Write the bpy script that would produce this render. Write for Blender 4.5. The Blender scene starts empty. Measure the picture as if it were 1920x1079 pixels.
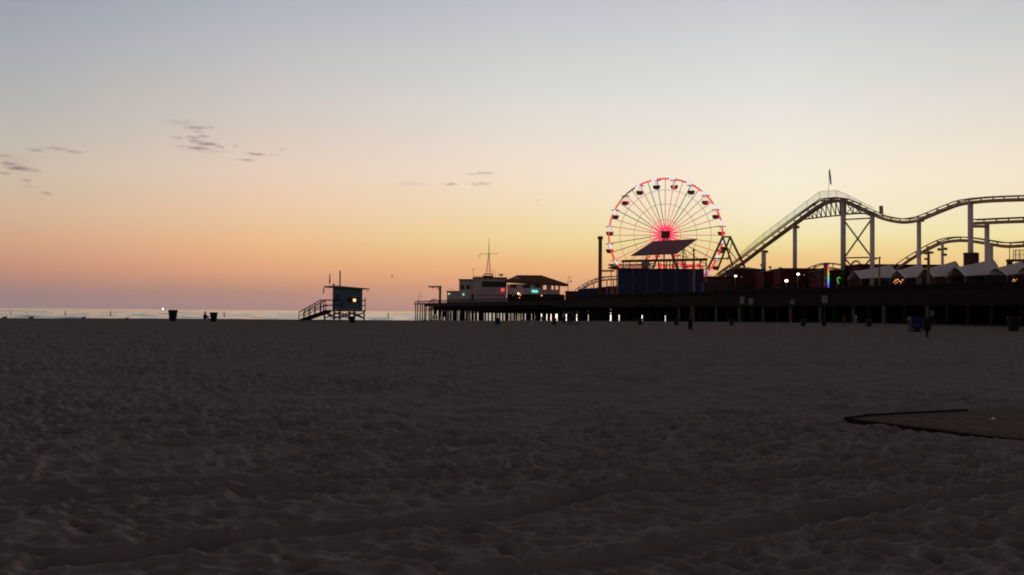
import bpy, math, random
import numpy as np
from mathutils import Vector, Matrix
random.seed(7)
R = math.radians
C = bpy.context.scene.collection
scene = bpy.context.scene

# ------------------------------------------------------------------ camera
FPX = 1867.0                      # focal length in photo pixels (photo 1920 wide)
CAM = Vector((0, 0, 1.5))
PITCH, ROLL = R(1.396), R(0.475)
fwd = Vector((0, math.cos(PITCH), math.sin(PITCH)))
u0 = Vector((0, -math.sin(PITCH), math.cos(PITCH)))
r0 = Vector((1, 0, 0))
rgt = r0 * math.cos(ROLL) + u0 * math.sin(ROLL)
upv = -r0 * math.sin(ROLL) + u0 * math.cos(ROLL)
cd = bpy.data.cameras.new('camera')
cam = bpy.data.objects.new('camera', cd)
C.objects.link(cam)
cam.matrix_world = Matrix(((rgt.x, upv.x, -fwd.x, CAM.x), (rgt.y, upv.y, -fwd.y, CAM.y),
                           (rgt.z, upv.z, -fwd.z, CAM.z), (0, 0, 0, 1)))
cd.sensor_fit = 'HORIZONTAL'
cd.sensor_width = 36
cd.lens = FPX / 1920 * 36
cd.clip_start = 0.1
cd.clip_end = 90000
scene.camera = cam
scene.view_settings.view_transform = 'Standard'
scene.view_settings.look = 'None'
scene.view_settings.exposure = 0
scene.view_settings.gamma = 1
scene.render.engine = 'CYCLES'
scene.cycles.max_bounces = 6
scene.cycles.filter_width = 1.9


def ray(px, py):
    return fwd + rgt * ((px - 960) / FPX) + upv * (-(py - 539.5) / FPX)


def W(px, py, Y):
    d = ray(px, py)
    return CAM + d * (Y / d.y)


# pier frame: A on the near edge, a = seaward, n = across (away from camera)
AX, AY = 65.0, 130.0
a2 = Vector((-0.3142, 0.9493, 0))
n2 = Vector((0.9493, 0.3142, 0))
DECK = 5.0


def D(px, t, py=540):
    d = ray(px, py)
    u = d.x / d.y
    s = (AX + n2.x * t - u * (AY + n2.y * t)) / (-a2.x + a2.y * u)
    return AY + a2.y * s + n2.y * t


def PS(s, t, z):
    return Vector((AX, AY, 0)) + a2 * s + n2 * t + Vector((0, 0, z))


def PP(px, py, t):
    return W(px, py, D(px, t, py))


# ------------------------------------------------------------------ sky
def lin(c):
    return tuple((v / 255 / 12.92 if v / 255 <= 0.04045 else ((v / 255 + 0.055) / 1.055) ** 2.4) for v in c)


world = bpy.data.worlds.new('World')
scene.world = world
world.use_nodes = True
nt = world.node_tree
nt.nodes.clear()


def nd(tree, t, **kw):
    n = tree.nodes.new(t)
    for k, v in kw.items():
        setattr(n, k, v)
    return n


def math_n(tree, op, a, b=None, clamp=False):
    n = nd(tree, 'ShaderNodeMath', operation=op, use_clamp=clamp)
    for i, v in enumerate((a, b)):
        if v is None:
            continue
        if isinstance(v, (int, float)):
            n.inputs[i].default_value = v
        else:
            tree.links.new(v, n.inputs[i])
    return n.outputs[0]


def build_sky():
    L = nt.links.new
    tc = nd(nt, 'ShaderNodeTexCoord')
    sep = nd(nt, 'ShaderNodeSeparateXYZ')
    L(tc.outputs['Generated'], sep.inputs[0])
    el = math_n(nt, 'MULTIPLY', math_n(nt, 'ARCSINE', sep.outputs[2]), 180 / math.pi)
    az = math_n(nt, 'MULTIPLY', math_n(nt, 'ARCTAN2', sep.outputs[0], sep.outputs[1]), 180 / math.pi)
    elp = math_n(nt, 'MAXIMUM', el, 0.0)
    t = math_n(nt, 'SQRT', math_n(nt, 'DIVIDE', elp, 90.0))

    def ramp(stops):
        r = nd(nt, 'ShaderNodeValToRGB')
        e = r.color_ramp.elements
        while len(e) > 1:
            e.remove(e[-1])
        first = True
        for deg, col in sorted(stops):
            p = math.sqrt(max(deg, 0) / 90)
            x = e[0] if first else e.new(p)
            x.position = p
            x.color = (*lin(col), 1)
            first = False
        L(t, r.inputs[0])
        return r.outputs[0]

    def el_of(px, py):
        d = ray(px, py).normalized()
        return math.degrees(math.asin(d.z))

    top = [(24, (126, 128, 140)), (33, (82, 84, 96)), (50, (54, 54, 62)), (90, (44, 44, 52))]

    def col(px, rows):
        return ramp([(el_of(px, y), c) for y, c in rows] + top)
    cL = col(30, [(2, (157, 162, 175)), (100, (171, 173, 178)), (200, (183, 181, 176)), (260, (194, 185, 174)), (320, (204, 187, 168)),
                  (400, (210, 178, 150)), (450, (209, 164, 134)), (500, (196, 145, 123)), (530, (174, 134, 124)), (550, (157, 130, 128)), (576, (149, 130, 133))])
    cM1 = col(530, [(2, (177, 180, 190)), (100, (192, 192, 193)), (200, (208, 199, 192)), (320, (230, 205, 186)),
                    (400, (234, 198, 164)), (450, (235, 187, 142)), (500, (226, 167, 127)), (530, (204, 151, 124)), (550, (182, 140, 127)), (580, (166, 134, 134))])
    cM2 = col(1000, [(2, (193, 194, 202)), (100, (207, 207, 207)), (200, (222, 219, 211)), (300, (239, 222, 206)),
                     (350, (243, 222, 196)), (400, (241, 218, 176)), (450, (237, 211, 152)), (500, (236, 180, 125)),
                     (540, (216, 158, 126)), (585, (180, 142, 135))])
    cR = col(1470, [(2, (203, 204, 209)), (100, (217, 217, 216)), (200, (230, 227, 220)), (300, (245, 234, 216)),
                    (350, (246, 236, 212)), (400, (244, 234, 202)), (450, (238, 225, 165)), (485, (237, 200, 137)),
                    (530, (228, 176, 128)), (590, (195, 150, 132))])
    cE = col(1890, [(2, (197, 199, 201)), (100, (211, 211, 207)), (200, (228, 220, 210)), (320, (243, 229, 205)),
                    (395, (241, 228, 190)), (430, (240, 227, 175)), (460, (238, 214, 150)), (490, (236, 200, 136)),
                    (530, (226, 176, 128)), (592, (195, 150, 132))])
    back = ramp([(0, (132, 116, 114)), (5, (152, 134, 131)), (14, (140, 126, 124)), (26, (92, 87, 90)), (42, (56, 55, 60)), (90, (44, 44, 50))])
    backr = ramp([(0, (98, 84, 84)), (5, (112, 98, 96)), (14, (104, 94, 94)), (26, (76, 72, 76)), (42, (52, 52, 57)), (90, (44, 44, 50))])

    def az_of(px):
        d = ray(px, 500)
        return math.degrees(math.atan2(d.x, d.y))
    keys = [(-140, back), (az_of(20) - 22, cL), (az_of(20), cL), (az_of(500), cM1), (az_of(980), cM2), (az_of(1460), cR),
            (az_of(1900), cE), (az_of(1900) + 22, cM1), (az_of(1900) + 50, cL), (130, backr), (168, back)]
    cur = keys[0][1]
    for (a0, _), (a1, c1) in zip(keys[:-1], keys[1:]):
        mr = nd(nt, 'ShaderNodeMapRange', clamp=True)
        L(az, mr.inputs[0])
        mr.inputs[1].default_value = a0
        mr.inputs[2].default_value = a1
        mx = nd(nt, 'ShaderNodeMix', data_type='RGBA')
        L(mr.outputs[0], mx.inputs[0])
        L(cur, mx.inputs[6])
        L(c1, mx.inputs[7])
        cur = mx.outputs[2]
    # small dusk clouds, in sky directions (azimuth, elevation)
    comb = nd(nt, 'ShaderNodeCombineXYZ')
    L(az, comb.inputs[0])
    L(el, comb.inputs[1])
    nz = nd(nt, 'ShaderNodeTexNoise')
    sc = nd(nt, 'ShaderNodeVectorMath', operation='MULTIPLY')
    L(comb.outputs[0], sc.inputs[0])
    sc.inputs[1].default_value = (3.0, 17.0, 1)
    L(sc.outputs[0], nz.inputs[0])
    nz.inputs['Scale'].default_value = 1.0
    nz.inputs['Detail'].default_value = 5
    off = nd(nt, 'ShaderNodeVectorMath', operation='MULTIPLY_ADD')
    L(nz.outputs['Color'], off.inputs[0])
    off.inputs[1].default_value = (0.9, 0.26, 0)
    L(comb.outputs[0], off.inputs[2])
    shift = nd(nt, 'ShaderNodeVectorMath', operation='SUBTRACT')
    L(off.outputs[0], shift.inputs[0])
    shift.inputs[1].default_value = (0.45, 0.13, 0)
    blobs = [(8, 292, 16, 3.5, .6), (18, 307, 16, 4, .75), (36, 316, 24, 5, 1), (62, 320, 15, 3, .45), (8, 325, 14, 3, .5),
             (50, 339, 11, 2.5, .5), (55, 350, 9, 2.5, .45), (88, 363, 10, 2.5, .5), (68, 282, 14, 4, .5),
             (105, 279, 24, 3, .5), (138, 285, 17, 3, .5), (367, 240, 23, 4, .7), (395, 239, 13, 2.5, .45),
             (372, 248, 11, 2.5, .6), (333, 259, 10, 3, .5), (364, 258, 16, 3, .75), (382, 256, 12, 2.2, .75),
             (367, 265, 16, 4, .7), (390, 270, 20, 4, 1), (412, 276, 10, 2.6, .7), (372, 278, 24, 3, .9),
             (343, 275, 22, 2.4, .35), (340, 230, 30, 6, .22), (480, 289, 19, 2.4, 1), (462, 300, 18, 2.6, .6),
             (512, 291, 14, 2, .4), (529, 282, 5, 2.4, .6), (441, 275, 5, 2, .5), (908, 325, 20, 2.6, .7),
             (886, 327, 14, 2.5, .35), (845, 346, 16, 2.4, .7), (901, 345, 24, 3.4, .55), (770, 345, 34, 4, .2),
             (390, 283, 40, 4, .25), (20, 300, 40, 14, .12)]
    total = None
    deg = math.degrees(1 / FPX)
    for px, py, hw, hh, st in blobs:
        d = ray(px, py).normalized()
        c = (math.degrees(math.atan2(d.x, d.y)), math.degrees(math.asin(d.z)), 0)
        v = nd(nt, 'ShaderNodeVectorMath', operation='SUBTRACT')
        L(shift.outputs[0], v.inputs[0])
        v.inputs[1].default_value = c
        w = nd(nt, 'ShaderNodeVectorMath', operation='MULTIPLY')
        L(v.outputs[0], w.inputs[0])
        w.inputs[1].default_value = (1 / (hw * deg * 1.15), 1 / (hh * deg * 1.12), 0)
        ln = nd(nt, 'ShaderNodeVectorMath', operation='LENGTH')
        L(w.outputs[0], ln.inputs[0])
        m = nd(nt, 'ShaderNodeMapRange', clamp=True)
        m.interpolation_type = 'SMOOTHSTEP'
        L(ln.outputs['Value'], m.inputs[0])
        m.inputs[1].default_value = 1.15
        m.inputs[2].default_value = 0.1
        m.inputs[3].default_value = 0
        m.inputs[4].default_value = st
        total = m.outputs[0] if total is None else math_n(nt, 'MAXIMUM', total, m.outputs[0])
    dens = math_n(nt, 'MULTIPLY', total, math_n(nt, 'MULTIPLY_ADD', nz.outputs[0], 1.0), True)
    dens.node.inputs[2].default_value = 0.15
    cl = nd(nt, 'ShaderNodeMix', data_type='RGBA', blend_type='MULTIPLY')
    L(math_n(nt, 'MULTIPLY', dens, 0.95), cl.inputs[0])
    L(cur, cl.inputs[6])
    cl.inputs[7].default_value = (0.50, 0.42, 0.50, 1)
    # below the horizon: dim earth
    gm = nd(nt, 'ShaderNodeMapRange', clamp=True)
    L(el, gm.inputs[0])
    gm.inputs[1].default_value = -3.0
    gm.inputs[2].default_value = -0.4
    gx = nd(nt, 'ShaderNodeMix', data_type='RGBA')
    L(gm.outputs[0], gx.inputs[0])
    gx.inputs[6].default_value = (.03, .027, .027, 1)
    L(cl.outputs[2], gx.inputs[7])
    # the physical sky adds its share of dusk light
    st = nd(nt, 'ShaderNodeTexSky')
    st.sky_type = 'NISHITA'
    st.sun_disc = False
    st.sun_elevation = R(0.0)
    st.sun_rotation = R(16)
    b1 = nd(nt, 'ShaderNodeBackground')
    L(gx.outputs[2], b1.inputs[0])
    b1.inputs[1].default_value = 1.0
    b2 = nd(nt, 'ShaderNodeBackground')
    L(st.outputs[0], b2.inputs[0])
    b2.inputs[1].default_value = 0.002
    ad = nd(nt, 'ShaderNodeAddShader')
    L(b1.outputs[0], ad.inputs[0])
    L(b2.outputs[0], ad.inputs[1])
    out = nd(nt, 'ShaderNodeOutputWorld')
    L(ad.outputs[0], out.inputs[0])


build_sky()

# the sun has set: added warm lamp for the twilight glow, raised for sand relief
sl = bpy.data.lights.new('sun', 'SUN')
sl.energy = 0.55
sl.angle = R(30)
sl.color = (1, .86, .74)
so = bpy.data.objects.new('sun', sl)
C.objects.link(so)
so.rotation_euler = Vector((math.sin(R(16)), math.cos(R(16)), math.tan(R(10)))).to_track_quat('Z', 'Y').to_euler()


# ------------------------------------------------------------------ materials
def mat(name, col, rough=.7, var=.15, scale=3.0, metal=0, bump=0.0, stretch=(1, 1, 1)):
    m = bpy.data.materials.new(name)
    m.use_nodes = True
    t = m.node_tree
    b = t.nodes['Principled BSDF']
    b.inputs['Roughness'].default_value = rough
    b.inputs['Metallic'].default_value = metal
    b.inputs['Specular IOR Level'].default_value = 0.25
    tc = nd(t, 'ShaderNodeTexCoord')
    mp = nd(t, 'ShaderNodeMapping')
    mp.inputs['Scale'].default_value = stretch
    t.links.new(tc.outputs['Object'], mp.inputs[0])
    nz = nd(t, 'ShaderNodeTexNoise')
    nz.inputs['Scale'].default_value = scale
    nz.inputs['Detail'].default_value = 6
    t.links.new(mp.outputs[0], nz.inputs[0])
    r = nd(t, 'ShaderNodeValToRGB')
    e = r.color_ramp.elements
    e[0].position, e[1].position = .3, .7
    e[0].color = (*[c * (1 - var) for c in col], 1)
    e[1].color = (*[min(1, c * (1 + var)) for c in col], 1)
    t.links.new(nz.outputs[0], r.inputs[0])
    t.links.new(r.outputs[0], b.inputs['Base Color'])
    if bump:
        bp = nd(t, 'ShaderNodeBump')
        bp.inputs['Strength'].default_value = bump
        bp.inputs['Distance'].default_value = .05
        t.links.new(nz.outputs[0], bp.inputs['Height'])
        t.links.new(bp.outputs[0], b.inputs['Normal'])
    return m


def glow(name, col, strength):
    m = bpy.data.materials.new(name)
    m.use_nodes = True
    t = m.node_tree
    b = t.nodes['Principled BSDF']
    b.inputs['Base Color'].default_value = (.1, .1, .1, 1)
    b.inputs['Emission Color'].default_value = (*col, 1)
    b.inputs['Emission Strength'].default_value = strength
    return m


M = dict(
    white=mat('white_paint', (.80, .70, .70), .6, .1, 1.5),
    canvas=mat('white_canvas', (.84, .78, .76), .85, .06, .8),
    track=mat('rust_red_steel', (.56, .30, .16), .32, .2, 2),
    steel=mat('dark_steel', (.21, .16, .125), .35, .2, 2),
    grey=mat('grey_steel', (.25, .23, .23), .55, .15, 2),
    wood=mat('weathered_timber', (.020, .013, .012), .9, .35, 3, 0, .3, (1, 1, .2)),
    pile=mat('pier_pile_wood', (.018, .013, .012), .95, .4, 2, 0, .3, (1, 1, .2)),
    concrete=mat('pale_concrete', (.11, .095, .10), .9, .2, 2),
    navy=mat('navy_wall', (.040, .045, .12), .8, .2, .6),
    blue=mat('blue_wall', (.03, .07, .15), .8, .2, .6),
    brown=mat('brown_wall', (.12, .055, .05), .85, .25, .7),
    maroon=mat('maroon_wall', (.10, .022, .025), .85, .3, .5),
    cream=mat('pale_stucco', (.52, .44, .46), .9, .12, .6),
    darkwin=mat('dark_glass', (.025, .022, .028), .25, .1, 1),
    roof=mat('brown_roof', (.20, .105, .055), .8, .25, 1.2),
    sail=mat('slate_roof', (.36, .27, .32), .6, .1, .5),
    towerblue=mat('lifeguard_blue', (.11, .175, .25), .7, .12, 1.2),
    towerlight=mat('pale_trim', (.26, .20, .20), .7, .1, 1.5),
    bin=mat('blue_plastic', (.008, .016, .075), .6, .15, 3),
    bindark=mat('dark_plastic', (.009, .009, .014), .7, .15, 3),
    binred=mat('red_brown_plastic', (.07, .025, .03), .5, .15, 3),
    bag=mat('bin_bag', (.014, .014, .018), .6, .2, 6),
    skin=mat('skin', (.30, .18, .13), .6, .05, 5),
    hair=mat('hair', (.03, .02, .015), .6, .2, 20),
    hairlight=mat('light_hair', (.16, .10, .06), .6, .2, 20),
    black=mat('black_cloth', (.012, .012, .014), .9, .2, 8),
    denim=mat('denim', (.04, .05, .08), .9, .2, 8),
    pale=mat('pale_cloth', (.30, .29, .32), .9, .1, 8),
    redcloth=mat('red_cloth', (.16, .05, .04), .9, .1, 8),
    greencloth=mat('green_cloth', (.05, .07, .05), .9, .1, 8),
    feather=mat('gull_feathers', (.12, .11, .11), .8, .3, 12),
    board=mat('boardwalk_planks', (.165, .132, .118), .9, .25, 2.5, 0, .4, (8, .6, 1)),
    boardedge=mat('boardwalk_edge', (.03, .022, .018), .95, .3, 3),
    paper=mat('white_paper', (.8, .8, .78), .8, .05, 9),
    signw=mat('sign_face', (.34, .32, .35), .7, .08, 3),
    hull=mat('boat_hull', (.30, .25, .28), .6, .15, 1),
    yellow=mat('yellow_paint', (.35, .18, .03), .7, .1, 2),
    green=mat('green_paint', (.03, .09, .03), .7, .1, 2),
    clear=None)
G = dict(
    red=glow('led_red', (.95, .035, .05), 1.0),
    hot=glow('led_hot_pink', (1.0, .045, .13), 1.1),
    pink=glow('led_pink', (.72, .30, .25), .9),
    white=glow('led_white', (.80, .74, 1.0), 1.1),
    violet=glow('led_violet', (.30, .20, .9), 1.0),
    lamp=glow('lamp_cool', (.85, 1.0, .92), 6),
    warm=glow('lamp_warm', (1.0, .66, .40), 6),
    bulb=glow('bulb_warm', (1.0, .40, .12), 2.2),
    dimbulb=glow('bulb_dim', (1.0, .42, .16), .55),
    green=glow('lamp_green', (.35, .9, .5), 1.1),
    neon=glow('neon_green', (.05, .55, .12), .8),
    teal=glow('sign_teal', (.05, .62, .50), 1.0),
    tealw=glow('sign_teal_letters', (.65, 1.0, .95), 1.2),
    sign=glow('sign_red', (1.0, .07, .10), 1.0),
    fire=glow('window_glow', (1.0, .16, .01), 1.6),
    firec=glow('window_glow_core', (1.0, .68, .25), 3.5))


def mesh_panel_mat():
    m = bpy.data.materials.new('fence_mesh')
    m.use_nodes = True
    t = m.node_tree
    b = t.nodes['Principled BSDF']
    b.inputs['Base Color'].default_value = (.45, .36, .34, 1)
    tr = nd(t, 'ShaderNodeBsdfTransparent')
    mx = nd(t, 'ShaderNodeMixShader')
    mx.inputs[0].default_value = .24
    t.links.new(tr.outputs[0], mx.inputs[1])
    t.links.new(b.outputs[0], mx.inputs[2])
    t.links.new(mx.outputs[0], t.nodes['Material Output'].inputs[0])
    return m


M['clear'] = mesh_panel_mat()


def sail_mat():
    m = M['sail']
    t = m.node_tree
    tr = nd(t, 'ShaderNodeBsdfTranslucent')
    tr.inputs[0].default_value = (.5, .4, .42, 1)
    mx = nd(t, 'ShaderNodeMixShader')
    mx.inputs[0].default_value = .35
    t.links.new(t.nodes['Principled BSDF'].outputs[0], mx.inputs[1])
    t.links.new(tr.outputs[0], mx.inputs[2])
    t.links.new(mx.outputs[0], t.nodes['Material Output'].inputs[0])


sail_mat()


def rainbow_mat(z0, z1):
    m = bpy.data.materials.new('rainbow_led')
    m.use_nodes = True
    t = m.node_tree
    b = t.nodes['Principled BSDF']
    g = nd(t, 'ShaderNodeNewGeometry')
    s = nd(t, 'ShaderNodeSeparateXYZ')
    t.links.new(g.outputs['Position'], s.inputs[0])
    mr = nd(t, 'ShaderNodeMapRange')
    t.links.new(s.outputs[2], mr.inputs[0])
    mr.inputs[1].default_value, mr.inputs[2].default_value = z0, z1
    r = nd(t, 'ShaderNodeValToRGB')
    e = r.color_ramp.elements
    cols = [(0, (.10, .05, 1)), (.18, (.03, .12, 1)), (.36, (.03, .55, .75)), (.5, (.05, .6, .1)), (.62, (.45, .5, .03)),
            (.76, (.8, .2, .03)), (.9, (.6, .04, .12)), (1, (.6, .08, .5))]
    e[0].position, e[0].color = 0, (*cols[0][1], 1)
    e[1].position, e[1].color = 1, (*cols[-1][1], 1)
    for p, c in cols[1:-1]:
        x = e.new(p)
        x.color = (*c, 1)
    t.links.new(mr.outputs[0], r.inputs[0])
    t.links.new(r.outputs[0], b.inputs['Emission Color'])
    b.inputs['Emission Strength'].default_value = 1.0
    return m


# ------------------------------------------------------------------ mesh helpers
OFF = {}


class MB:
    def __init__(s):
        s.v, s.f, s.smooth = [], [], False

    def add(s, vs, fs):
        o = len(s.v)
        s.v += [tuple(v) for v in vs]
        s.f += [tuple(i + o for i in f) for f in fs]
        return s

    def hexa(s, p):            # 4 bottom + 4 top, counter-clockwise from above
        return s.add(p, [(3, 2, 1, 0), (4, 5, 6, 7), (0, 1, 5, 4), (1, 2, 6, 5), (2, 3, 7, 6), (3, 0, 4, 7)])

    def box(s, c, sz, yaw=0.0):
        c = Vector(c)
        ca, sa = math.cos(yaw), math.sin(yaw)
        p = []
        for z in (-.5, .5):
            for x, y in ((-.5, -.5), (.5, -.5), (.5, .5), (-.5, .5)):
                lx, ly = x * sz[0], y * sz[1]
                p.append(c + Vector((lx * ca - ly * sa, lx * sa + ly * ca, z * sz[2])))
        return s.hexa(p)

    def bar(s, p, q, w, h=None, up=(0, 0, 1)):
        h = h or w
        p, q = Vector(p), Vector(q)
        d = (q - p).normalized()
        up = Vector(up)
        if abs(d.dot(up)) > .98:
            up = Vector((0, 1, 0))
        sd = d.cross(up).normalized()
        u = sd.cross(d)
        pts = []
        for b in (p, q):
            pts += [b - sd * w / 2 - u * h / 2, b + sd * w / 2 - u * h / 2, b + sd * w / 2 + u * h / 2, b - sd * w / 2 + u * h / 2]
        return s.add(pts, [(0, 1, 2, 3), (7, 6, 5, 4), (4, 5, 1, 0), (5, 6, 2, 1), (6, 7, 3, 2), (7, 4, 0, 3)])

    def tube(s, pts, r, n=8, closed=False):
        pts = [Vector(p) for p in pts]
        k = len(pts)
        rs = r if isinstance(r, (list, tuple)) else [r] * k
        vs, fs = [], []
        ref = Vector((.13, .21, .97)).normalized()
        for i, p in enumerate(pts):
            if closed:
                d = pts[(i + 1) % k] - pts[i - 1]
            else:
                d = pts[min(i + 1, k - 1)] - pts[max(i - 1, 0)]
            d = d.normalized()
            rf = ref if abs(d.dot(ref)) < .95 else Vector((1, 0, 0))
            x = d.cross(rf).normalized()
            y = d.cross(x)
            for j in range(n):
                an = 2 * math.pi * j / n
                vs.append(p + (x * math.cos(an) + y * math.sin(an)) * rs[i])
        for i in range(k if closed else k - 1):
            i2 = (i + 1) % k
            for j in range(n):
                j2 = (j + 1) % n
                fs.append((i * n + j, i * n + j2, i2 * n + j2, i2 * n + j))
        if not closed:
            fs.append(tuple(range(n - 1, -1, -1)))
            fs.append(tuple((k - 1) * n + j for j in range(n)))
        return s.add(vs, fs)

    def lathe(s, c, prof, n=20, sx=1.0, sy=1.0):
        c = Vector(c)
        vs, fs = [], []
        for r, z in prof:
            for j in range(n):
                an = 2 * math.pi * j / n
                vs.append(c + Vector((r * sx * math.cos(an), r * sy * math.sin(an), z)))
        k = len(prof)
        for i in range(k - 1):
            for j in range(n):
                j2 = (j + 1) % n
                fs.append((i * n + j, i * n + j2, (i + 1) * n + j2, (i + 1) * n + j))
        fs.append(tuple(range(n - 1, -1, -1)))
        fs.append(tuple((k - 1) * n + j for j in range(n)))
        return s.add(vs, fs)

    def ball(s, c, rx, ry, rz, n=10, k=6, yaw=0.0):
        c = Vector(c)
        ca, sa = math.cos(yaw), math.sin(yaw)
        vs, fs = [], []
        for i in range(k + 1):
            ph = math.pi * (i + .02) / (k + .04)
            for j in range(n):
                an = 2 * math.pi * j / n
                x, y, z = rx * math.sin(ph) * math.cos(an), ry * math.sin(ph) * math.sin(an), -rz * math.cos(ph)
                vs.append(c + Vector((x * ca - y * sa, x * sa + y * ca, z)))
        for i in range(k):
            for j in range(n):
                j2 = (j + 1) % n
                fs.append((i * n + j, i * n + j2, (i + 1) * n + j2, (i + 1) * n + j))
        return s.add(vs, fs)

    def prism(s, poly, z0, z1):
        n = len(poly)
        vs = [Vector((p[0], p[1], z0)) for p in poly] + [Vector((p[0], p[1], z1)) for p in poly]
        fs = [tuple(range(n - 1, -1, -1)), tuple(range(n, 2 * n))]
        fs += [(i, (i + 1) % n, n + (i + 1) % n, n + i) for i in range(n)]
        return s.add(vs, fs)

    def slab(s, poly, th):      # thick sheet from 3D polygon, thickened along its normal
        p = [Vector(x) for x in poly]
        nn = (p[1] - p[0]).cross(p[-1] - p[0]).normalized() * th
        n = len(p)
        fs = [tuple(range(n - 1, -1, -1)), tuple(range(n, 2 * n))]
        fs += [(i, (i + 1) % n, n + (i + 1) % n, n + i) for i in range(n)]
        return s.add(p + [x + nn for x in p], fs)

    def build(s, name, material, parent=None, loc=None, smooth=False):
        off = OFF[parent.name] if parent is not None else Vector(loc if loc is not None else (0, 0, 0))
        me = bpy.data.meshes.new(name)
        me.from_pydata([(v[0] - off.x, v[1] - off.y, v[2] - off.z) for v in s.v], [], s.f)
        me.materials.append(material)
        if smooth:
            for p in me.polygons:
                p.use_smooth = True
        o = bpy.data.objects.new(name, me)
        C.objects.link(o)
        if parent is not None:
            o.parent = parent
        else:
            o.location = off
        OFF[o.name] = off
        return o


def tag(o, label=None, cat=None, group=None, kind=None):
    for k, v in (('label', label), ('category', cat), ('group', group), ('kind', kind)):
        if v:
            o[k] = v
    return o


def thing(name, label, cat, loc, group=None):
    o = bpy.data.objects.new(name, None)
    C.objects.link(o)
    o.location = loc
    o.empty_display_size = .5
    OFF[o.name] = Vector(loc)
    return tag(o, label, cat, group)


def copy_tree(o, parent=None):
    c = o.copy()
    C.objects.link(c)
    if parent is not None:
        c.parent = parent
    OFF[c.name] = OFF[o.name]
    for ch in list(o.children):
        copy_tree(ch, c)
    return c


def clone(o, loc, label, group=None, yaw=None, scale=None):
    c = copy_tree(o)
    c.location = loc
    c['label'] = label
    if group:
        c['group'] = group
    if yaw is not None:
        c.rotation_euler.z = yaw
    if scale is not None:
        c.scale = (scale,) * 3
    return c


# ------------------------------------------------------------------ sand
SEA = -3.0


def sstep(a, b, x):
    t = np.clip((x - a) / (b - a), 0, 1)
    return t * t * (3 - 2 * t)


def gbase(x, y):
    x = np.asarray(x, float)
    y = np.asarray(y, float)
    s = a2.x * x + a2.y * y
    tt = n2.x * x + n2.y * y
    z = 0.17 * sstep(60, 120, s) + 0.10 * sstep(0, -40, x) * sstep(40, 90, y) * sstep(150, 110, s)
    z = z + 0.05 * np.sin(tt * .11 + 1.3) * sstep(40, 110, s) * .5
    z = z - 0.075 * np.clip(s - 140, 0, 80) * sstep(138, 160, s)
    return z


def ground_z(x, y):
    return float(gbase(x, y))


def gpix(px, py):
    d = ray(px, py)
    d = d / d.y
    Y = 3.0
    step = .25
    while Y < 400:
        p = CAM + d * Y
        if p.z < ground_z(p.x, p.y):
            break
        Y += step
    else:
        Y = 150.0
    p = CAM + d * Y
    return Vector((p.x, p.y, ground_z(p.x, p.y)))


def hash2(ix, iy, k):
    h = (ix.astype(np.int64) * 374761393 + iy.astype(np.int64) * 668265263 + k * 2147483647) & 0xFFFFFFFF
    h = ((h ^ (h >> 13)) * 1274126177) & 0xFFFFFFFF
    h = h ^ (h >> 16)
    return (h & 0xFFFFFF) / float(0xFFFFFF)


def vnoise(x, y, k=0):
    ix, iy = np.floor(x), np.floor(y)
    fx, fy = x - ix, y - iy
    ux, uy = fx * fx * (3 - 2 * fx), fy * fy * (3 - 2 * fy)
    a, b = hash2(ix, iy, k), hash2(ix + 1, iy, k)
    c, d = hash2(ix, iy + 1, k), hash2(ix + 1, iy + 1, k)
    return (a * (1 - ux) + b * ux) * (1 - uy) + (c * (1 - ux) + d * ux) * uy


def dimples(x, y, cell, rad, k):
    """footprint pits with a pushed-up rim"""
    x, y = x / cell, y / cell
    ix, iy = np.floor(x), np.floor(y)
    out = np.zeros_like(x)
    for dx in (-1, 0, 1):
        for dy in (-1, 0, 1):
            jx, jy = ix + dx, iy + dy
            cx = jx + hash2(jx, jy, k)
            cy = jy + hash2(jx, jy, k + 1)
            an = hash2(jx, jy, k + 2) * 6.283
            am = hash2(jx, jy, k + 3)
            ca, sa = np.cos(an), np.sin(an)
            ex, ey = x - cx, y - cy
            lx, ly = (ex * ca + ey * sa) / 1.45, (-ex * sa + ey * ca) / .8
            d = np.sqrt(lx * lx + ly * ly) * cell / (rad * (.7 + .6 * am))
            pit = -np.exp(-(d * 1.2) ** 4 * .6)
            rim = .55 * np.exp(-((d - 1.3) / .35) ** 2)
            out += (pit + rim) * (.35 + .9 * am)
    return out


def seg_dist(x, y, pts):
    best = np.full(x.shape, 1e9)
    along = np.zeros_like(x)
    acc = 0
    for p, q in zip(pts[:-1], pts[1:]):
        vx, vy = q[0] - p[0], q[1] - p[1]
        l2 = vx * vx + vy * vy
        t = np.clip(((x - p[0]) * vx + (y - p[1]) * vy) / l2, 0, 1)
        d = np.hypot(x - p[0] - t * vx, y - p[1] - t * vy)
        m = d < best
        best = np.where(m, d, best)
        along = np.where(m, acc + t * math.sqrt(l2), along)
        acc += math.sqrt(l2)
    return best, along


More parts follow.
